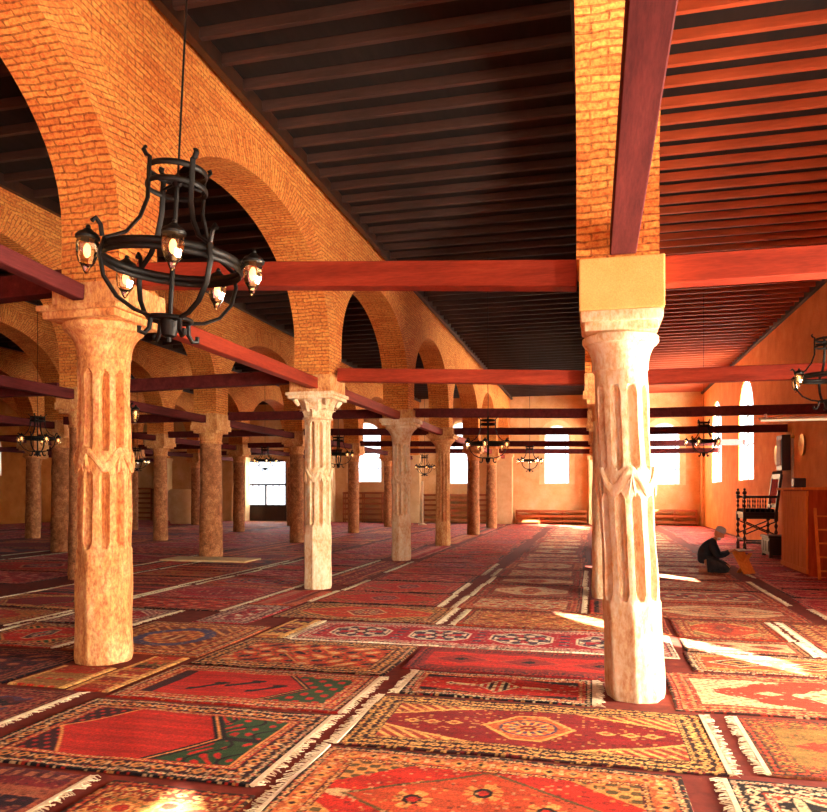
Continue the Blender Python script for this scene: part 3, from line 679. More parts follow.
near = [
 (-1.62, .48, 3.02, 4.40, 'diamond', dict(PAL['orange red'], f=(206, 48, 30), b=(206, 110, 60)), 'scarlet rug with large orange diamond medallion at the bottom of the view', 'left'),
 (-1.60, .74, 4.44, 5.60, 'medallion', 'deep red', 'dark red rug with hexagonal medallion and orange border, just before the white column', 'both'),
 (-1.52, -.0, 5.66, 6.42, 'lattice', dict(PAL['scarlet'], a=(244, 228, 190), b=(190, 50, 60)), 'red rug with cream lattice lozenge, left of the white column foot', 'both'),
 (-1.70, .54, 6.46, 7.42, 'chain', dict(PAL['scarlet'], a=(196, 70, 50), m=(150, 50, 44), m2=(150, 30, 40)), 'plain looking red rug with small dark lozenges behind the white column', None),
 (-3.22, .80, 7.48, 8.62, 'octagons', dict(PAL['crimson'], s=(70, 56, 80)), 'long crimson rug with a row of pale octagons', 'left'),
 (-1.62, .85, 8.70, 9.90, 'floral', 'gold', 'gold and red rug of small flowers touched by the sunlit streak', 'left'),
 (-3.74, -1.80, 3.67, 4.98, 'prayer', 'scarlet', 'rug with plain bright scarlet field, green corner and dark border', 'right'),
 (-3.70, -1.78, 5.04, 6.12, 'marks', 'scarlet', 'scarlet rug with black hooked marks and a green corner', 'right'),
 (-3.66, -1.76, 6.17, 7.43, 'floral', dict(PAL['orange red'], b=(60, 24, 34)), 'orange red flowered rug with dark border, before the octagon rug', None),
 (-5.25, -3.70, 6.44, 8.10, 'ellipse', dict(PAL['orange red'], f=(150, 76, 52), s=(96, 92, 140), m2=(200, 110, 70)), 'brown rug with blue oval ring behind the fluted tan column', None),
 (-4.74, -4.18, 5.16, 5.86, 'stripes', dict(PAL['gold'], f=(176, 132, 72), b=(150, 56, 40), k=(170, 120, 66), g=(190, 150, 90)), 'small tan striped mat at the foot of the fluted tan column', None),
 (-4.50, -2.72, 2.30, 3.60, 'stripes', 'purple', 'dark purple striped rug in the bottom left corner', 'right'),
 (-2.58, -1.72, 2.50, 3.58, 'floral', dict(PAL['gold'], f=(220, 150, 80)), 'narrow gold rug with dark outlines at the bottom edge of the view', None),
 (-5.90, -3.96, 3.75, 5.08, 'zigzag', 'purple', 'dark rug of zigzag bands at the left edge of the view', 'right'),
 (-6.55, -4.78, 5.16, 6.36, 'floral', 'purple', 'dark purple flowered rug left of the tan mat', None),
 (-3.64, -3.30, 7.50, 8.66, 'stripes', 'deep red', 'narrow deep red striped mat at the left end of the octagon rug', None),
 (-4.14, -3.76, 5.14, 6.38, 'stripes', 'gold', 'narrow gold striped mat right of the tan mat', None),
 (-4.80, -4.06, 8.18, 9.60, 'floral', 'crimson', 'small crimson flowered rug in the gap before the leaf topped column', None),
 (.58, 3.0, 5.70, 6.92, 'big medallion', 'cream', 'cream rug with jagged red medallion right of the white column', None),
 (.96, 3.2, 4.50, 5.62, 'big medallion', dict(PAL['olive'], f=(150, 116, 60), a=(204, 60, 36), b=(110, 60, 40)), 'olive brown rug with red centre at the right edge of the view', 'left'),
 (.70, 2.9, 3.15, 4.40, 'scroll', 'black', 'black and white scrolled rug in the bottom right corner', 'left'),
 (.86, 3.0, 6.97, 7.77, 'chain', dict(PAL['orange red'], f=(196, 84, 44), a=(240, 222, 190)), 'orange rug of linked lozenges crossed by the sunlit streak', None),
 (.90, 2.06, 7.82, 8.52, 'chain', dict(PAL['cream'], a=(216, 160, 110)), 'small cream rug with red lozenge beyond the sunlit streak', 'right'),
 (.90, 2.02, 8.58, 9.75, 'medallion', dict(PAL['gold'], f=(206, 80, 44)), 'orange rug with grey brown border, beyond the small cream rug', 'right'),
 (2.2, 4.7, 7.82, 9.75, 'floral', 'gold', 'wide gold flowered rug near the right wall', 'left'),
 (-4.0, -1.84, 8.72, 10.0, 'medallion', 'orange red', 'orange red rug with medallion left of the gold flowered rug', 'right'),
]
for i, (x0, x1, y0, y1, dsg, pal, lab, fr) in enumerate(near):
    make_rug(x0, x1, y0, y1, dsg, pal, lab, fr=fr, seed=11+i*7)
DES = ['medallion', 'chain', 'floral', 'stripes', 'octagons', 'prayer', 'diamond', 'big medallion', 'floral', 'stripes', 'medallion', 'chain']
PN = ['scarlet', 'crimson', 'orange red', 'scarlet', 'cream', 'scarlet', 'crimson', 'pink', 'orange red', 'deep red']
PD = ['scarlet', 'purple', 'crimson', 'deep red', 'scarlet', 'gold', 'crimson', 'deep red']
ORD = ['first', 'second', 'third', 'fourth', 'fifth', 'sixth', 'seventh', 'eighth', 'ninth', 'tenth', 'eleventh', 'twelfth', 'thirteenth', 'fourteenth', 'fifteenth', 'sixteenth', 'seventeenth', 'eighteenth', 'nineteenth', 'twentieth', 'twenty-first', 'twenty-second', 'twenty-third', 'twenty-fourth', 'twenty-fifth', 'twenty-sixth']
DN = {'medallion': 'medallion', 'chain': 'lozenge', 'floral': 'flowered', 'stripes': 'striped', 'octagons': 'octagon', 'prayer': 'prayer', 'diamond': 'diamond', 'big medallion': 'jagged medallion', 'zigzag': 'zigzag'}
strips = [  # x0 x1 y-start pal-list where hmin hmax
 (-4.0, -2.06, 10.06, PN, 'left half of the central nave'), (-1.86, -.14, 9.96, PN, 'right half of the central nave'),
 (.66, 2.62, 9.82, PN, 'left half of the right nave'), (2.84, 4.95, 9.82, PN, 'right half of the right nave'),
 (-6.7, -5.32, 6.45, PD, 'right half of the first side nave'), (-8.75, -6.78, 7.4, PD, 'left half of the first side nave'),
 (-13.5, -9.6, 10.8, PD, 'second side nave'), (-18.5, -14.3, 15.5, PD, 'third side nave'), (-23.3, -19.3, 20.5, PD, 'fourth side nave'), (-28.3, -24.1, 25.5, PD, 'outer left nave')]
q = 0
for x0, x1, ys, pals, where in strips:
    y = ys; k = 0
    while y < YB-1.3:
        h = rng.uniform(1.0, 1.65) if x1-x0 < 3 else rng.uniform(1.8, 2.4)
        if y+h > YB-.75: h = YB-.75-y
        pn = pals[(q*7+k*3) % len(pals)]; ds = DES[(q*5+k*5) % len(DES)]; q += 1
        a, b = x0+rng.uniform(0, .1), x1-rng.uniform(0, .1)
        if where.startswith('right half of the first') and y > 8.1: b = -4.85
        make_rug(a, b, y, y+h-.065, ds, pn, '%s %s rug, %s, %s from the front' % (pn, DN[ds], where, ORD[k]), fr='both' if (y < 16 and rng.random() < .7) else None)
        y += h; k += 1
# narrow runners between the columns
for x, ys in ROWS.items():
    yy = [v for v in ys if v > 5]
    for k, (a, b) in enumerate(zip(yy, yy[1:])):
        if -x/a > 1.05: continue
        if x > 0 and k == 0: a = 9.6
        if x == -4.4 and k == 0: a = 9.3
        xa, xb = (-.06, .5) if x > 0 else (x+(.36 if x == -4.4 else -.36)-.64*(x == -4.4), x+.36)
        if x == -4.4: xa, xb = -4.78, -4.06
        pn = PD[(k*3+int(-x)) % len(PD)]
        make_rug(xa, xb, a+.38, b-(.4 if b < YB-.1 else .8), 'chain' if k % 2 else 'stripes', pn, '%s runner between columns, %s bay, %s' % (pn, ORD[k], {.17: 'right row', -4.4: 'central row'}.get(x, rowname.get(x, ''))), fr=None, turn=True)
# ---------------------------------------------------------------- chandeliers
LAMP_R, NL = .40, 5
def chandelier():
    c = empty('chandelier'); Rb, Rt = .335, .135
    bm = bmesh.new()
    ring = lambda r, z, n=40: [(r*math.cos(2*PI*i/n), r*math.sin(2*PI*i/n), z) for i in range(n)]
    for r, z, t in ((Rt+.005, .79, .011), (Rt+.01, .71, .010)): tube(bm, ring(r, z), t, 8, True, flat=(.6, 1.4))
    obj('crown_ring', bm, 'iron', c, smooth=True)
    bm = bmesh.new()
    for r, z in ((Rb, .355), (Rb, .325)): tube(bm, ring(r, z, 56), .011, 8, True, flat=(.7, 1.5))
    obj('lower_ring', bm, 'iron', c, smooth=True)
    for q in range(4):
        t = PI/4+q*PI/2+.25; cx, cy = math.cos(t), math.sin(t); bm = bmesh.new()
        prof = [(Rt+.035, .86), (Rt+.045, .845), (Rt+.03, .825), (Rt+.012, .82), (Rt+.012, .74), (Rt+.012, .62), (Rt+.045, .52), (Rt+.11, .43), (Rb+.01, .375), (Rb+.03, .30), (Rb+.005, .20), (Rb-.06, .12), (Rb-.15, .075), (.10, .06), (.05, .058)]
        tube(bm, [(r*cx, r*cy, z) for r, z in prof], .0115, 8, flat=(1.3, .8))
        tube(bm, [((Rb+.02)*cx, (Rb+.02)*cy, .38), ((Rb+.03)*cx, (Rb+.03)*cy, .43), ((Rb+.055)*cx, (Rb+.055)*cy, .455), ((Rb+.07)*cx, (Rb+.07)*cy, .435)], .011, 8)
        tube(bm, [(.10*cx, .10*cy, .06), (.105*cx, .105*cy, .0), (.13*cx, .13*cy, -.03), (.155*cx, .155*cy, -.025), (.155*cx, .155*cy, .0)], .012, 8)
        obj('arm', bm, 'iron', c, smooth=True)
    bm = bmesh.new(); tube(bm, [(0, 0, .73), (0, 0, -.05)], .012, 8)
    lathe(bm, [(.02, -.03), (.035, -.02), (.04, .0), (.05, .045), (.05, .065), (.016, .08)], 20); tube(bm, ring(.105, .06, 24), .011, 8, True); lathe(bm, [(.02, .72), (.028, .74), (.02, .765)], 12)
    for q in range(2): a = q*PI/2+.25+PI/4; tube(bm, [(-(Rt)*math.cos(a), -(Rt)*math.sin(a), .74), (Rt*math.cos(a), Rt*math.sin(a), .74)], .008, 6)
    obj('centre_rod', bm, 'iron', c, smooth=True)
    for q in range(NL):
        t = 2*PI*q/NL+R(-58); cx, cy = math.cos(t), math.sin(t); lx, ly = LAMP_R*cx, LAMP_R*cy
        bm = bmesh.new(); tube(bm, [(Rb*cx, Rb*cy, .33), ((Rb+.03)*cx, (Rb+.03)*cy, .36), (lx, ly, .375)], .009, 8)
        lathe(bm, [(.014, .415), (.026, .402), (.044, .392), (.056, .376), (.054, .366), (.045, .366)], 16, (lx, ly, 0)); sphere(bm, (lx, ly, .422), .012, seg=8)
        lp = obj('lamp_cap', bm, 'iron', c, smooth=True)
        bm = bmesh.new(); lathe(bm, [(.046, .368), (.050, .335), (.048, .295), (.038, .26), (.02, .235), (.012, .215), (.004, .205)], 8, (lx, ly, 0)); obj('lamp_glass', bm, 'lamp_glass', lp)
        bm = bmesh.new(); sphere(bm, (lx, ly, .312), .017, (1, 1, 2.0), 12); obj('bulb', bm, 'bulb', lp, smooth=True)
    return c
ch0 = chandelier()
spots = [(-2.06, 3.30, 2.40, 'large black iron chandelier with glass lamps, nearest and hanging before the fluted tan column'),
 (-2.0, 14.3, 2.2, 'black iron chandelier hanging in the central nave beside the third fluted column'),
 (-2.06, 24.6, 2.3, 'small distant chandelier hanging before the first back window'),
 (2.7, 9.7, 2.62, 'iron chandelier partly cut off by the right edge of the view'),
 (2.6, 19.2, 2.50, 'black iron chandelier above the kneeling person in the right nave'),
 (-6.8, 9.4, 2.42, 'iron chandelier mostly hidden behind the fluted tan column'),
 (-6.8, 19.2, 2.3, 'iron chandelier seen just right of the leaf topped column'),
 (-6.8, 29.8, 2.3, 'small distant iron chandelier between the third and fourth fluted columns'),
 (-11.5, 13.4, 2.4, 'dim iron chandelier at the far left of the view'),
 (-11.5, 24.6, 2.4, 'small iron chandelier hanging before the glazed back door'),
 (-16.3, 24.0, 2.4, 'small iron chandelier seen between the rough brown columns')]
for i, (x, y, z, lab) in enumerate(spots):
    o = ch0 if i == 0 else dup(ch0, rz=i*.7)
    o.location = (x, y, z); o.rotation_euler.y = R(3.4) if i == 0 else 0; tag(o, lab, 'chandelier', None)
    bm = bmesh.new(); top = (6.37-z); n = int((top-.76)/.5)+2
    tube(bm, [(.004*math.sin(k*2), .004*math.cos(k*3), .76+(top-.76)*k/n) for k in range(n+1)], .0055, 6)
    obj('hanging_cable', bm, 'iron', o)

# ---------------------------------------------------------------- kneeling person
def skin_body(name, verts, edges, radii, mat, parent=None, sub=2, root=0):
    me = bpy.data.meshes.new(name); me.from_pydata(verts, edges, []); o = bpy.data.objects.new(name, me); COL.objects.link(o)
    sm = o.modifiers.new('s', 'SKIN'); sm.use_smooth_shade = True
    for i, r in enumerate(radii):
        rr = r if isinstance(r, tuple) else (r, r); me.skin_vertices[0].data[i].radius = rr
    me.skin_vertices[0].data[root].use_root = True
    ss = o.modifiers.new('u', 'SUBSURF'); ss.levels = ss.render_levels = sub
    bpy.context.view_layer.update()
    m2 = bpy.data.meshes.new_from_object(o.evaluated_get(bpy.context.evaluated_depsgraph_get())); bpy.data.objects.remove(o)
    m2.polygons.foreach_set('use_smooth', [True]*len(m2.polygons))
    return link(name, m2, mat, parent)
def chain(pts, radii, V, E, Rr, start=None):
    p = start
    for q, r in zip(pts, radii):
        V.append(q); Rr.append(r)
        if p is not None: E.append((p, len(V)-1))
        p = len(V)-1
    return p
PX, PY = 2.28, 15.55
man = empty('person', (PX, PY, .012), R(-12)); tag(man, 'person in dark jacket and grey cap kneeling over an open book on the rugs', 'person')
V, E, Q = [], [], []
chain([(-.10, 0, .20)], [.13], V, E, Q)
top = chain([(-.12, 0, .34), (-.11, 0, .48), (-.05, 0, .60), (.03, 0, .665)], [.125, .135, .12, .055], V, E, Q, 0)
hd = chain([(.075, 0, .715)], [.05], V, E, Q, top)
for s in (-1, 1):
    k = chain([(-.06, s*.10, .19), (.12, s*.13, .17), (.28, s*.14, .12), (.26, s*.135, .07), (.10, s*.13, .055), (-.10, s*.12, .05), (-.22, s*.12, .045), (-.27, s*.12, .03)], [.10, .085, .062, .055, .052, .042, .036, .026], V, E, Q, 0)
    a = chain([(-.02, s*.15, .575), (.02, s*.205, .49), (.09, s*.215, .36), (.20, s*.16, .38), (.31, s*.10, .43), (.355, s*.085, .455)], [.062, .05, .042, .038, .028, .03], V, E, Q, 3)
    for f, (oy, ln) in enumerate(((-.026, .058), (-.009, .068), (.009, .064), (.026, .05))):
        chain([(.385, s*.085+oy, .462), (.385+ln*.55, s*.085+oy*1.1, .458), (.385+ln, s*.085+oy*1.1, .44)], [.010, .009, .007], V, E, Q, a)
    chain([(.365, s*.05, .475), (.395, s*.035, .478)], [.011, .008], V, E, Q, a)
body = skin_body('body', V, E, Q, 'skin', man)
# head with face, joined into the body mesh
bm = bmesh.new(); bm.from_mesh(body.data)
hb = bmesh.new(); sphere(hb, (0, 0, 0), .092, (1.05, .84, 1.2), 24)
for v in hb.verts:
    x, y, z = v.co
    if x > .05 and abs(z) < .02: v.co.x -= .008*(1-abs(abs(y)-.032)/.03 if abs(abs(y)-.032) < .03 else 0)
    if z < -.04: v.co.y *= .8; v.co.x += .008
sphere(hb, (.102, 0, -.015), .017, (1.1, .75, 1.4), 10); sphere(hb, (.09, 0, -.052), .014, (.6, 1.6, .45), 10)
for s in (-1, 1):
    sphere(hb, (.083, s*.032, .012), .012, (.7, 1, .8), 8); sphere(hb, (-.005, s*.078, -.01), .022, (.9, .35, 1.4), 10)
hm = Matrix.Translation((.115, 0, .785)) @ Matrix.Rotation(R(38), 4, 'Y')
hme = bpy.data.meshes.new('h'); hb.transform(hm); hb.to_mesh(hme); bm.from_mesh(hme); bm.to_mesh(body.data); bm.free()
body.data.polygons.foreach_set('use_smooth', [True]*len(body.data.polygons))
# jacket and trousers
V, E, Q = [], [], []
chain([(-.12, 0, .16)], [.175], V, E, Q)
tp = chain([(-.14, 0, .30), (-.13, 0, .46), (-.06, 0, .59), (.02, 0, .655)], [.175, .175, .15, .075], V, E, Q, 0)
for s in (-1, 1):
    chain([(-.02, s*.155, .575), (.02, s*.215, .48), (.09, s*.225, .35), (.20, s*.165, .37), (.30, s*.105, .425)], [.082, .072, .062, .055, .045], V, E, Q, 3)
skin_body('jacket', V, E, Q, 'jacket', man)
V, E, Q = [], [], []
chain([(-.10, 0, .16)], [.16], V, E, Q)
for s in (-1, 1):
    chain([(0, s*.10, .18), (.13, s*.135, .165), (.28, s*.145, .115), (.25, s*.14, .075), (.10, s*.135, .07), (-.10, s*.125, .062)], [.12, .10, .078, .07, .066, .056], V, E, Q, 0)
tr = skin_body('trousers', V, E, Q, 'trousers', man)
bm = bmesh.new(); lathe(bm, [(.088, .02), (.099, .03), (.101, .06), (.094, .095), (.07, .122), (.03, .134), (.006, .136)], 24); bm.transform(hm @ Matrix.Rotation(R(-14), 4, 'Y')); obj('knitted_cap', bm, 'cap_wool', man, smooth=True)
bm = bmesh.new(); sphere(bm, (.062, 0, -.085), .042, (.9, 1.1, 1.1), 14); bm.transform(hm); obj('beard', bm, 'beard', man, smooth=True)
# folding book stand with open book
st = empty('book_stand', (PX+.56, PY-.03, .02), R(-52)); tag(st, 'orange wooden folding book stand before the kneeling person', 'book stand')
bm = bmesh.new(); beam_between(bm, (-.15, 0, .42), (.13, 0, .0), .32, .022, .003, up=Vector((1, 0, .7))); obj('front_board', bm, 'orange_wood', st)
bm = bmesh.new(); beam_between(bm, (.15, 0, .40), (-.13, 0, .0), .10, .018, .003, up=Vector((1, 0, -.7))); obj('rear_board', bm, 'orange_wood', st)
bk = empty('open_book', (PX+.54, PY-.03, .44), R(-52)); tag(bk, 'open book with cream pages lying on the wooden book stand', 'book')
bm = bmesh.new()
for s in (-1, 1):
    n = 8; T = [(s*.15*i/n, .016+.022*math.sin(PI*min(1, i/n*1.15))**.7+.015*i/n) for i in range(n+1)]
    top = [[bm.verts.new((a, y, z)) for a, z in T] for y in (-.11, .11)]; bot = [[bm.verts.new((a, y, .012+.015*i/n)) for i, (a, z) in enumerate(T)] for y in (-.11, .11)]
    for i in range(n):
        bm.faces.new((top[0][i], top[0][i+1], top[1][i+1], top[1][i])); bm.faces.new((bot[0][i], bot[1][i], bot[1][i+1], bot[0][i+1]))
        bm.faces.new((top[0][i], bot[0][i], bot[0][i+1], top[0][i+1])); bm.faces.new((top[1][i], top[1][i+1], bot[1][i+1], bot[1][i]))
    bm.faces.new((top[0][n], bot[0][n], bot[1][n], top[1][n]))
obj('pages', bm, 'paper', bk)
bm = bmesh.new()
for s in (-1, 1): beam_between(bm, (0, 0, .006), (s*.16, 0, .022), .235, .006)
obj('cover', bm, 'dark_wood', bk)

# ---------------------------------------------------------------- furniture by the right wall
def spindle(bm, x, y, z0, z1, r=.03, knobs=5):
    pr = [(r*.9, z0)]; H = z1-z0
    for i in range(knobs*6): u = (i+.5)/(knobs*6); pr.append((r*(.75+.35*math.sin(u*knobs*2*PI)), z0+H*u))
    pr.append((r*.9, z1)); lathe(bm, pr, 12, (x, y, 0))
th = empty('armchair', (4.32, 21.9, .018)); tag(th, 'tall carved dark armchair with red leather back against the right wall', 'armchair')
bm = bmesh.new(); box(bm, -.42, .42, -.50, .50, .96, 1.04, .01); box(bm, -.40, .40, -.48, .48, .86, .96); obj('seat', bm, 'dark_wood', th)
bm = B(-.38, .36, -.45, .45, 1.04, 1.13, .03); obj('cushion', bm, 'jacket', th)
for sx in (-1, 1):
    for sy in (-1, 1):
        bm = bmesh.new(); x, y = sx*.39, sy*.47
        box(bm, x-.04, x+.04, y-.04, y+.04, 0, .12, .005); spindle(bm, x, y, .12, .8, .045, 4); box(bm, x-.045, x+.045, y-.045, y+.045, .8, 1.05, .005)
        if sx < 0: spindle(bm, x, y, 1.05, 1.42, .036, 3); box(bm, x-.04, x+.04, y-.04, y+.04, 1.40, 1.50); sphere(bm, (x, y, 1.56), .06, seg=12); sphere(bm, (x, y, 1.65), .035, seg=10)
        obj('leg', bm, 'dark_wood', th, smooth=True)
for sy in (-1, 1):
    bm = bmesh.new(); box(bm, -.40, .42, sy*.47-.035, sy*.47+.035, 1.42, 1.48, .01)
    for i in range(5): spindle(bm, -.26+.13*i, sy*.47, 1.05, 1.42, .018, 3)
    obj('armrest', bm, 'dark_wood', th, smooth=True)
    bm = bmesh.new(); beam_between(bm, (-.36, sy*.47, .22), (.36, sy*.47, .22), .05, .05); beam_between(bm, (-.36, sy*.47, .45), (.36, sy*.47, .78), .03, .03); beam_between(bm, (.36, sy*.47, .45), (-.36, sy*.47, .78), .03, .03); obj('side_stretcher', bm, 'dark_wood', th)
bm = bmesh.new(); beam_between(bm, (-.39, -.44, .3), (-.39, .44, .3), .05, .05); beam_between(bm, (.39, -.44, .3), (.39, .44, .3), .05, .05); obj('cross_stretcher', bm, 'dark_wood', th)
bm = bmesh.new()
for s in (-1, 1): beam_between(bm, (.39, s*.45, 1.0), (.52, s*.45, 2.05), .08, .07, .01)
beam_between(bm, (.515, -.5, 2.0), (.515, .5, 2.0), .06, .14, .01); beam_between(bm, (.41, -.45, 1.2), (.41, .45, 1.2), .05, .1, .01)
for q in range(7): lathe(bm, [(.005, 2.06), (.035, 2.09), (.03, 2.12), (.005, 2.16)], 8, (.52, -.45+.15*q, 0))
obj('back_frame', bm, 'dark_wood', th)
bm = bmesh.new(); beam_between(bm, (.43, 0, 1.28), (.50, 0, 1.92), .76, .05, .01); obj('back_panel', bm, 'red_leather', th)
# dark chest
cst = empty('chest', (4.45, 19.75, .018)); tag(cst, 'low dark wooden chest on the rugs between the armchair and the orange cabinet', 'chest')
bm = B(-.35, .35, -.42, .42, .06, .46, .01)
for sx in (-1, 1):
    for sy in (-1, 1): box(bm, sx*.31-.04, sx*.31+.04, sy*.38-.04, sy*.38+.04, 0, .07)
for i in range(3): box(bm, -.37, -.34, -.38+.27*i, -.16+.27*i, .14, .40, .008)
obj('chest_body', bm, 'dark_wood', cst); obj('lid', B(-.38, .38, -.45, .45, .46, .52, .012), 'dark_wood', cst)
# orange panelled cabinet
cb = empty('cabinet', (4.45, 16.15, .018)); tag(cb, 'tall orange panelled wooden cabinet at the right edge of the view', 'cabinet')
bm = B(-.55, .55, -.95, .95, .0, 1.62, .006); obj('cabinet_body', bm, 'red_wood', cb)
bm = bmesh.new(); box(bm, -.60, -.555, -.97, .97, .05, .14); box(bm, -.60, -.555, -.97, .97, 1.5, 1.6)
for i in range(7): box(bm, -.595, -.555, -.95+.27*i, -.70+.27*i, .14, 1.5, .01)
obj('side_panelling', bm, 'orange_wood', cb)
bm = B(-.68, .58, -1.0, 1.0, 1.62, 1.67, .01); obj('cabinet_top', bm, 'orange_wood', cb)
ck = obj('desk_clock', B(-.12, .12, -.1, .1, 0, .2, .03), 'dark_wood', None, (4.1, 16.7, 1.688)); tag(ck, 'small dark box standing on the orange cabinet', 'box')
# ladder leaning on the cabinet front
ld = empty('ladder', (4.2, 15.1, .018)); tag(ld, 'small orange wooden ladder leaning on the front of the cabinet', 'ladder')
for s in (-1, 1):
    bm = bmesh.new(); beam_between(bm, (s*.24, -.38, .0), (s*.20, .07, 1.28), .05, .04, .004); obj('side_rail', bm, 'orange_wood', ld)
for i in range(5):
    u = (i+.6)/5.2; bm = bmesh.new(); w = .24-.04*u
    beam_between(bm, (-w, -.38+.45*u, 1.28*u), (w, -.38+.45*u, 1.28*u), .035, .03, .004); obj('rung', bm, 'orange_wood', ld)
# things hung on the right wall
fr = empty('wall_clock', (XR, 21.65, 2.66)); tag(fr, 'dark boxed wall clock hanging on the right wall above the chest', 'wall clock')
obj('clock_case', B(-.22, 0, -.30, .30, -.48, .46, .015), 'dark_wood', fr)
bm = B(-.235, -.222, -.22, .22, -.36, .34, .004); obj('clock_door', bm, 'mid_wood', fr)
def plate(y, z, r, lab):
    p = bmesh.new(); lathe(p, [(.0, .0), (r*.6, .0), (r, .03), (r, .045), (r*.55, .018), (0.001, .018)], 28, cap=False)
    p.transform(Matrix.Rotation(R(-90), 4, 'Y')); o = obj('wall_plate_dish', p, 'brass', None, (XR-.002, y, z), True); tag(o, lab, 'dish')
plate(22.75, 2.64, .27, 'brass dish on the right wall left of the dark clock'); plate(20.15, 2.77, .27, 'brass dish on the right wall right of the pale pole')
pl_ = empty('banner_pole', (4.88, 20.45, .018)); tag(pl_, 'pale pole with crescent tip standing against the right wall', 'pole')
bm = bmesh.new(); tube(bm, [(0, 0, .05), (0, 0, 2.95)], .03, 10); lathe(bm, [(.14, 0), (.14, .04), (.04, .08)], 16); obj('pole', bm, 'fringe_wool', pl_, smooth=True)
bm = bmesh.new(); sphere(bm, (0, 0, 2.98), .05, seg=12); tube(bm, [(0, .09*math.cos(t), 3.11+.09*math.sin(t)) for t in [PI*.75+1.5*PI*i/12 for i in range(13)]], .014, 6); obj('crescent_tip', bm, 'brass', pl_, smooth=True)
tl = empty('tube_lamp', (4.15, 16.66, 3.10)); tag(tl, 'long pale fluorescent tube lamp under the tie beam by the right wall', 'lamp')
bm = B(-.82, .82, -.04, .04, 0, .05, .005); box(bm, -.7, -.66, .0, .12, .02, .12); box(bm, .66, .7, .0, .12, .02, .12); obj('lamp_housing', bm, 'white_paint', tl)
bm = bmesh.new(); tube(bm, [(-.78, 0, -.02), (.78, 0, -.02)], .02, 10); obj('tube', bm, 'tube', tl)

# ---------------------------------------------------------------- low slatted racks along the back wall
def rack(x0, x1, h, lab, n=3, mat='mid_wood'):
    r = empty('shoe_rack', ((x0+x1)/2, YB-.30, 0)); L = (x1-x0)/2; tag(r, lab, 'rack', 'slatted racks along the back wall')
    k = max(2, round(2*L/1.1)+1)
    for i in range(k):
        x = -L+.03+(2*L-.06)*i/(k-1); bm = B(x-.03, x+.03, -.18, -.12, 0, h); box(bm, x-.03, x+.03, .10, .16, 0, h); box(bm, x-.025, x+.025, -.13, .11, h-.08, h-.02); obj('upright', bm, mat, r)
    for i in range(n):
        z = .10+(h-.16)*i/(n-1); bm = B(-L, L, -.20, .18, z, z+.035, .004); box(bm, -L, L, -.21, -.185, z+.01, z+.11); obj('slatted_shelf', bm, mat, r)
    return r
rack(-3.8, -.35, .66, 'low slatted rack under the window of the central nave', 3)
rack(.75, 4.75, .72, 'low slatted rack under the window of the right nave', 3)
rack(-8.6, -4.95, 1.45, 'tall slatted rack under the second window from the left', 6)
rack(-12.9, -9.65, 1.55, 'tall slatted rack under the leftmost arched window', 6)
rack(-27.6, -24.3, 1.8, 'tall slatted rack in the far left corner', 7)
# rounded storage drum left of the glazed door
bm = bmesh.new(); lathe(bm, [(.75, 0), (.82, .1), (.95, .7), (.97, 1.1), (.9, 1.6), (.78, 1.72), (.74, 1.72), (.74, 1.66)], 36)
o = obj('storage_jar', bm, 'plaster_pale', None, (-20.0, 33.6, .018), True); tag(o, 'large rounded pale jar standing left of the glazed back door', 'jar')
pp = bmesh.new(); tube(pp, [(0, 0, 0), (0, 0, 2.1)], .05, 10); lathe(pp, [(.2, 0), (.2, .05), (.06, .1)], 16); o = obj('wooden_post', pp, 'fringe_wool', None, (-8.0, 34.6, .018), True); tag(o, 'thin pale post standing before the back wall racks', 'post')
# pale slab under the plain column left of centre
o = obj('stone_slab', B(-9.75, -7.6, 15.2, 16.05, .004, .05, .008), 'plaster_pale'); tag(o, 'pale flat stone slab before a brown column in the side nave', 'slab')

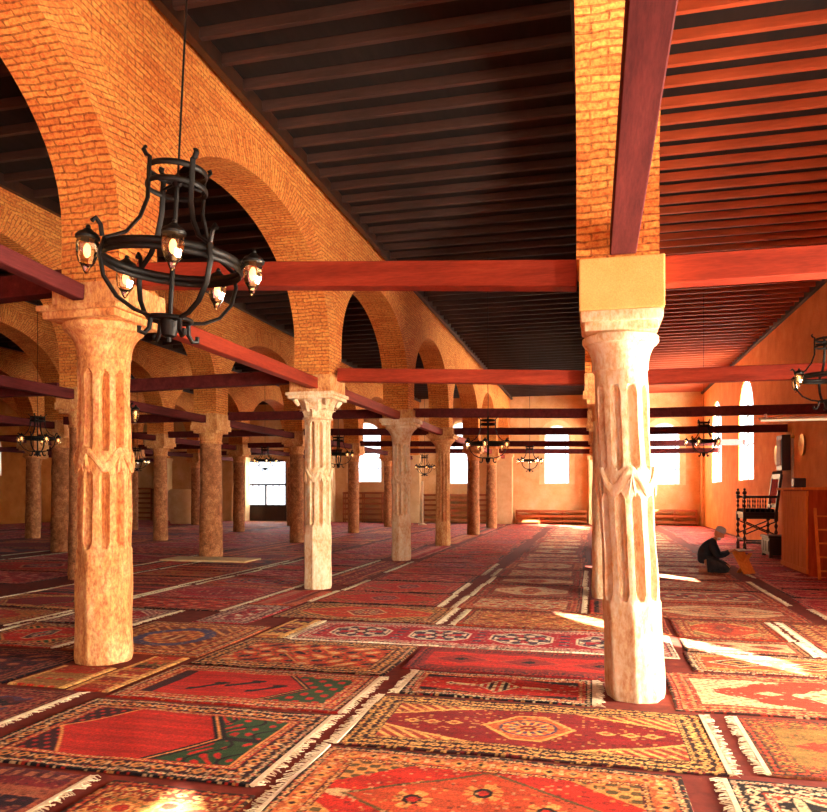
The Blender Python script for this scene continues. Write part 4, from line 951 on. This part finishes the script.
# ---------------------------------------------------------------- light
def area(name, loc, rot, sx, sy, power, col):
    l = bpy.data.lights.new(name, 'AREA'); l.shape = 'RECTANGLE'; l.size = sx; l.size_y = sy; l.energy = power; l.color = col
    o = bpy.data.objects.new(name, l); COL.objects.link(o); o.location = loc; o.rotation_euler = rot; return o
WARM = (1, .80, .56)
area('added_doorway_fill', (5.45, 5.6, 1.5), (R(90), 0, R(90)), 2.5, 2.6, 1800, (1, .87, .70))  # added fill light in an unseen doorway, brightens the columns from the right
area('daylight_window_front', (2.6, YF-.3, 2.7), (R(90), 0, 0), 3.2, 3.5, 60, WARM)
area('daylight_window_front', (-2.1, YF-.3, 2.7), (R(90), 0, 0), 3.2, 3.1, 50, WARM)
area('added_doorway_fill', (5.45, -2.25, 1.5), (R(90), 0, R(90)), 2.2, 2.5, 1100, (1, .87, .70))  # second added fill, behind the camera, for stronger side lighting
for y in (27.3, 33.5): area('daylight_window', (XR+.35, y, 3.7), (R(90), 0, R(90)), 2.4, 3.2, 1500, (1, .86, .68))
for x, w, a, b in bw: area('daylight_window_back', (x, YB+.4, (a+b)/2), (R(-90), 0, 0), w, b-a, 180, (1, .9, .78))
area('daylight_door_back', (-17.5, YB+.4, 1.9), (R(-90), 0, 0), 2.2, 2.6, 300, (1, .9, .78))
sl = bpy.data.lights.new('sun', 'SUN'); sl.energy = 170; sl.angle = R(.6); sl.color = (1, .86, .66)
so = bpy.data.objects.new('sun', sl); COL.objects.link(so)
dv = Vector((-.66, .75, -.405)); so.rotation_euler = dv.to_track_quat('-Z', 'Y').to_euler()
w = bpy.data.worlds.new('world'); SC.world = w; w.use_nodes = True
w.node_tree.nodes['Background'].inputs[0].default_value = (.92, .95, 1, 1); w.node_tree.nodes['Background'].inputs[1].default_value = 3.0
SC.view_settings.view_transform = 'Standard'; SC.view_settings.look = 'None'; SC.view_settings.gamma = 1; SC.view_settings.use_curve_mapping = False
SC.view_settings.exposure = 0.12
cy = SC.cycles; cy.use_denoising = True; cy.max_bounces = 8; cy.diffuse_bounces = 5; cy.transparent_max_bounces = 16; cy.sample_clamp_indirect = 6; cy.caustics_reflective = False; cy.caustics_refractive = False
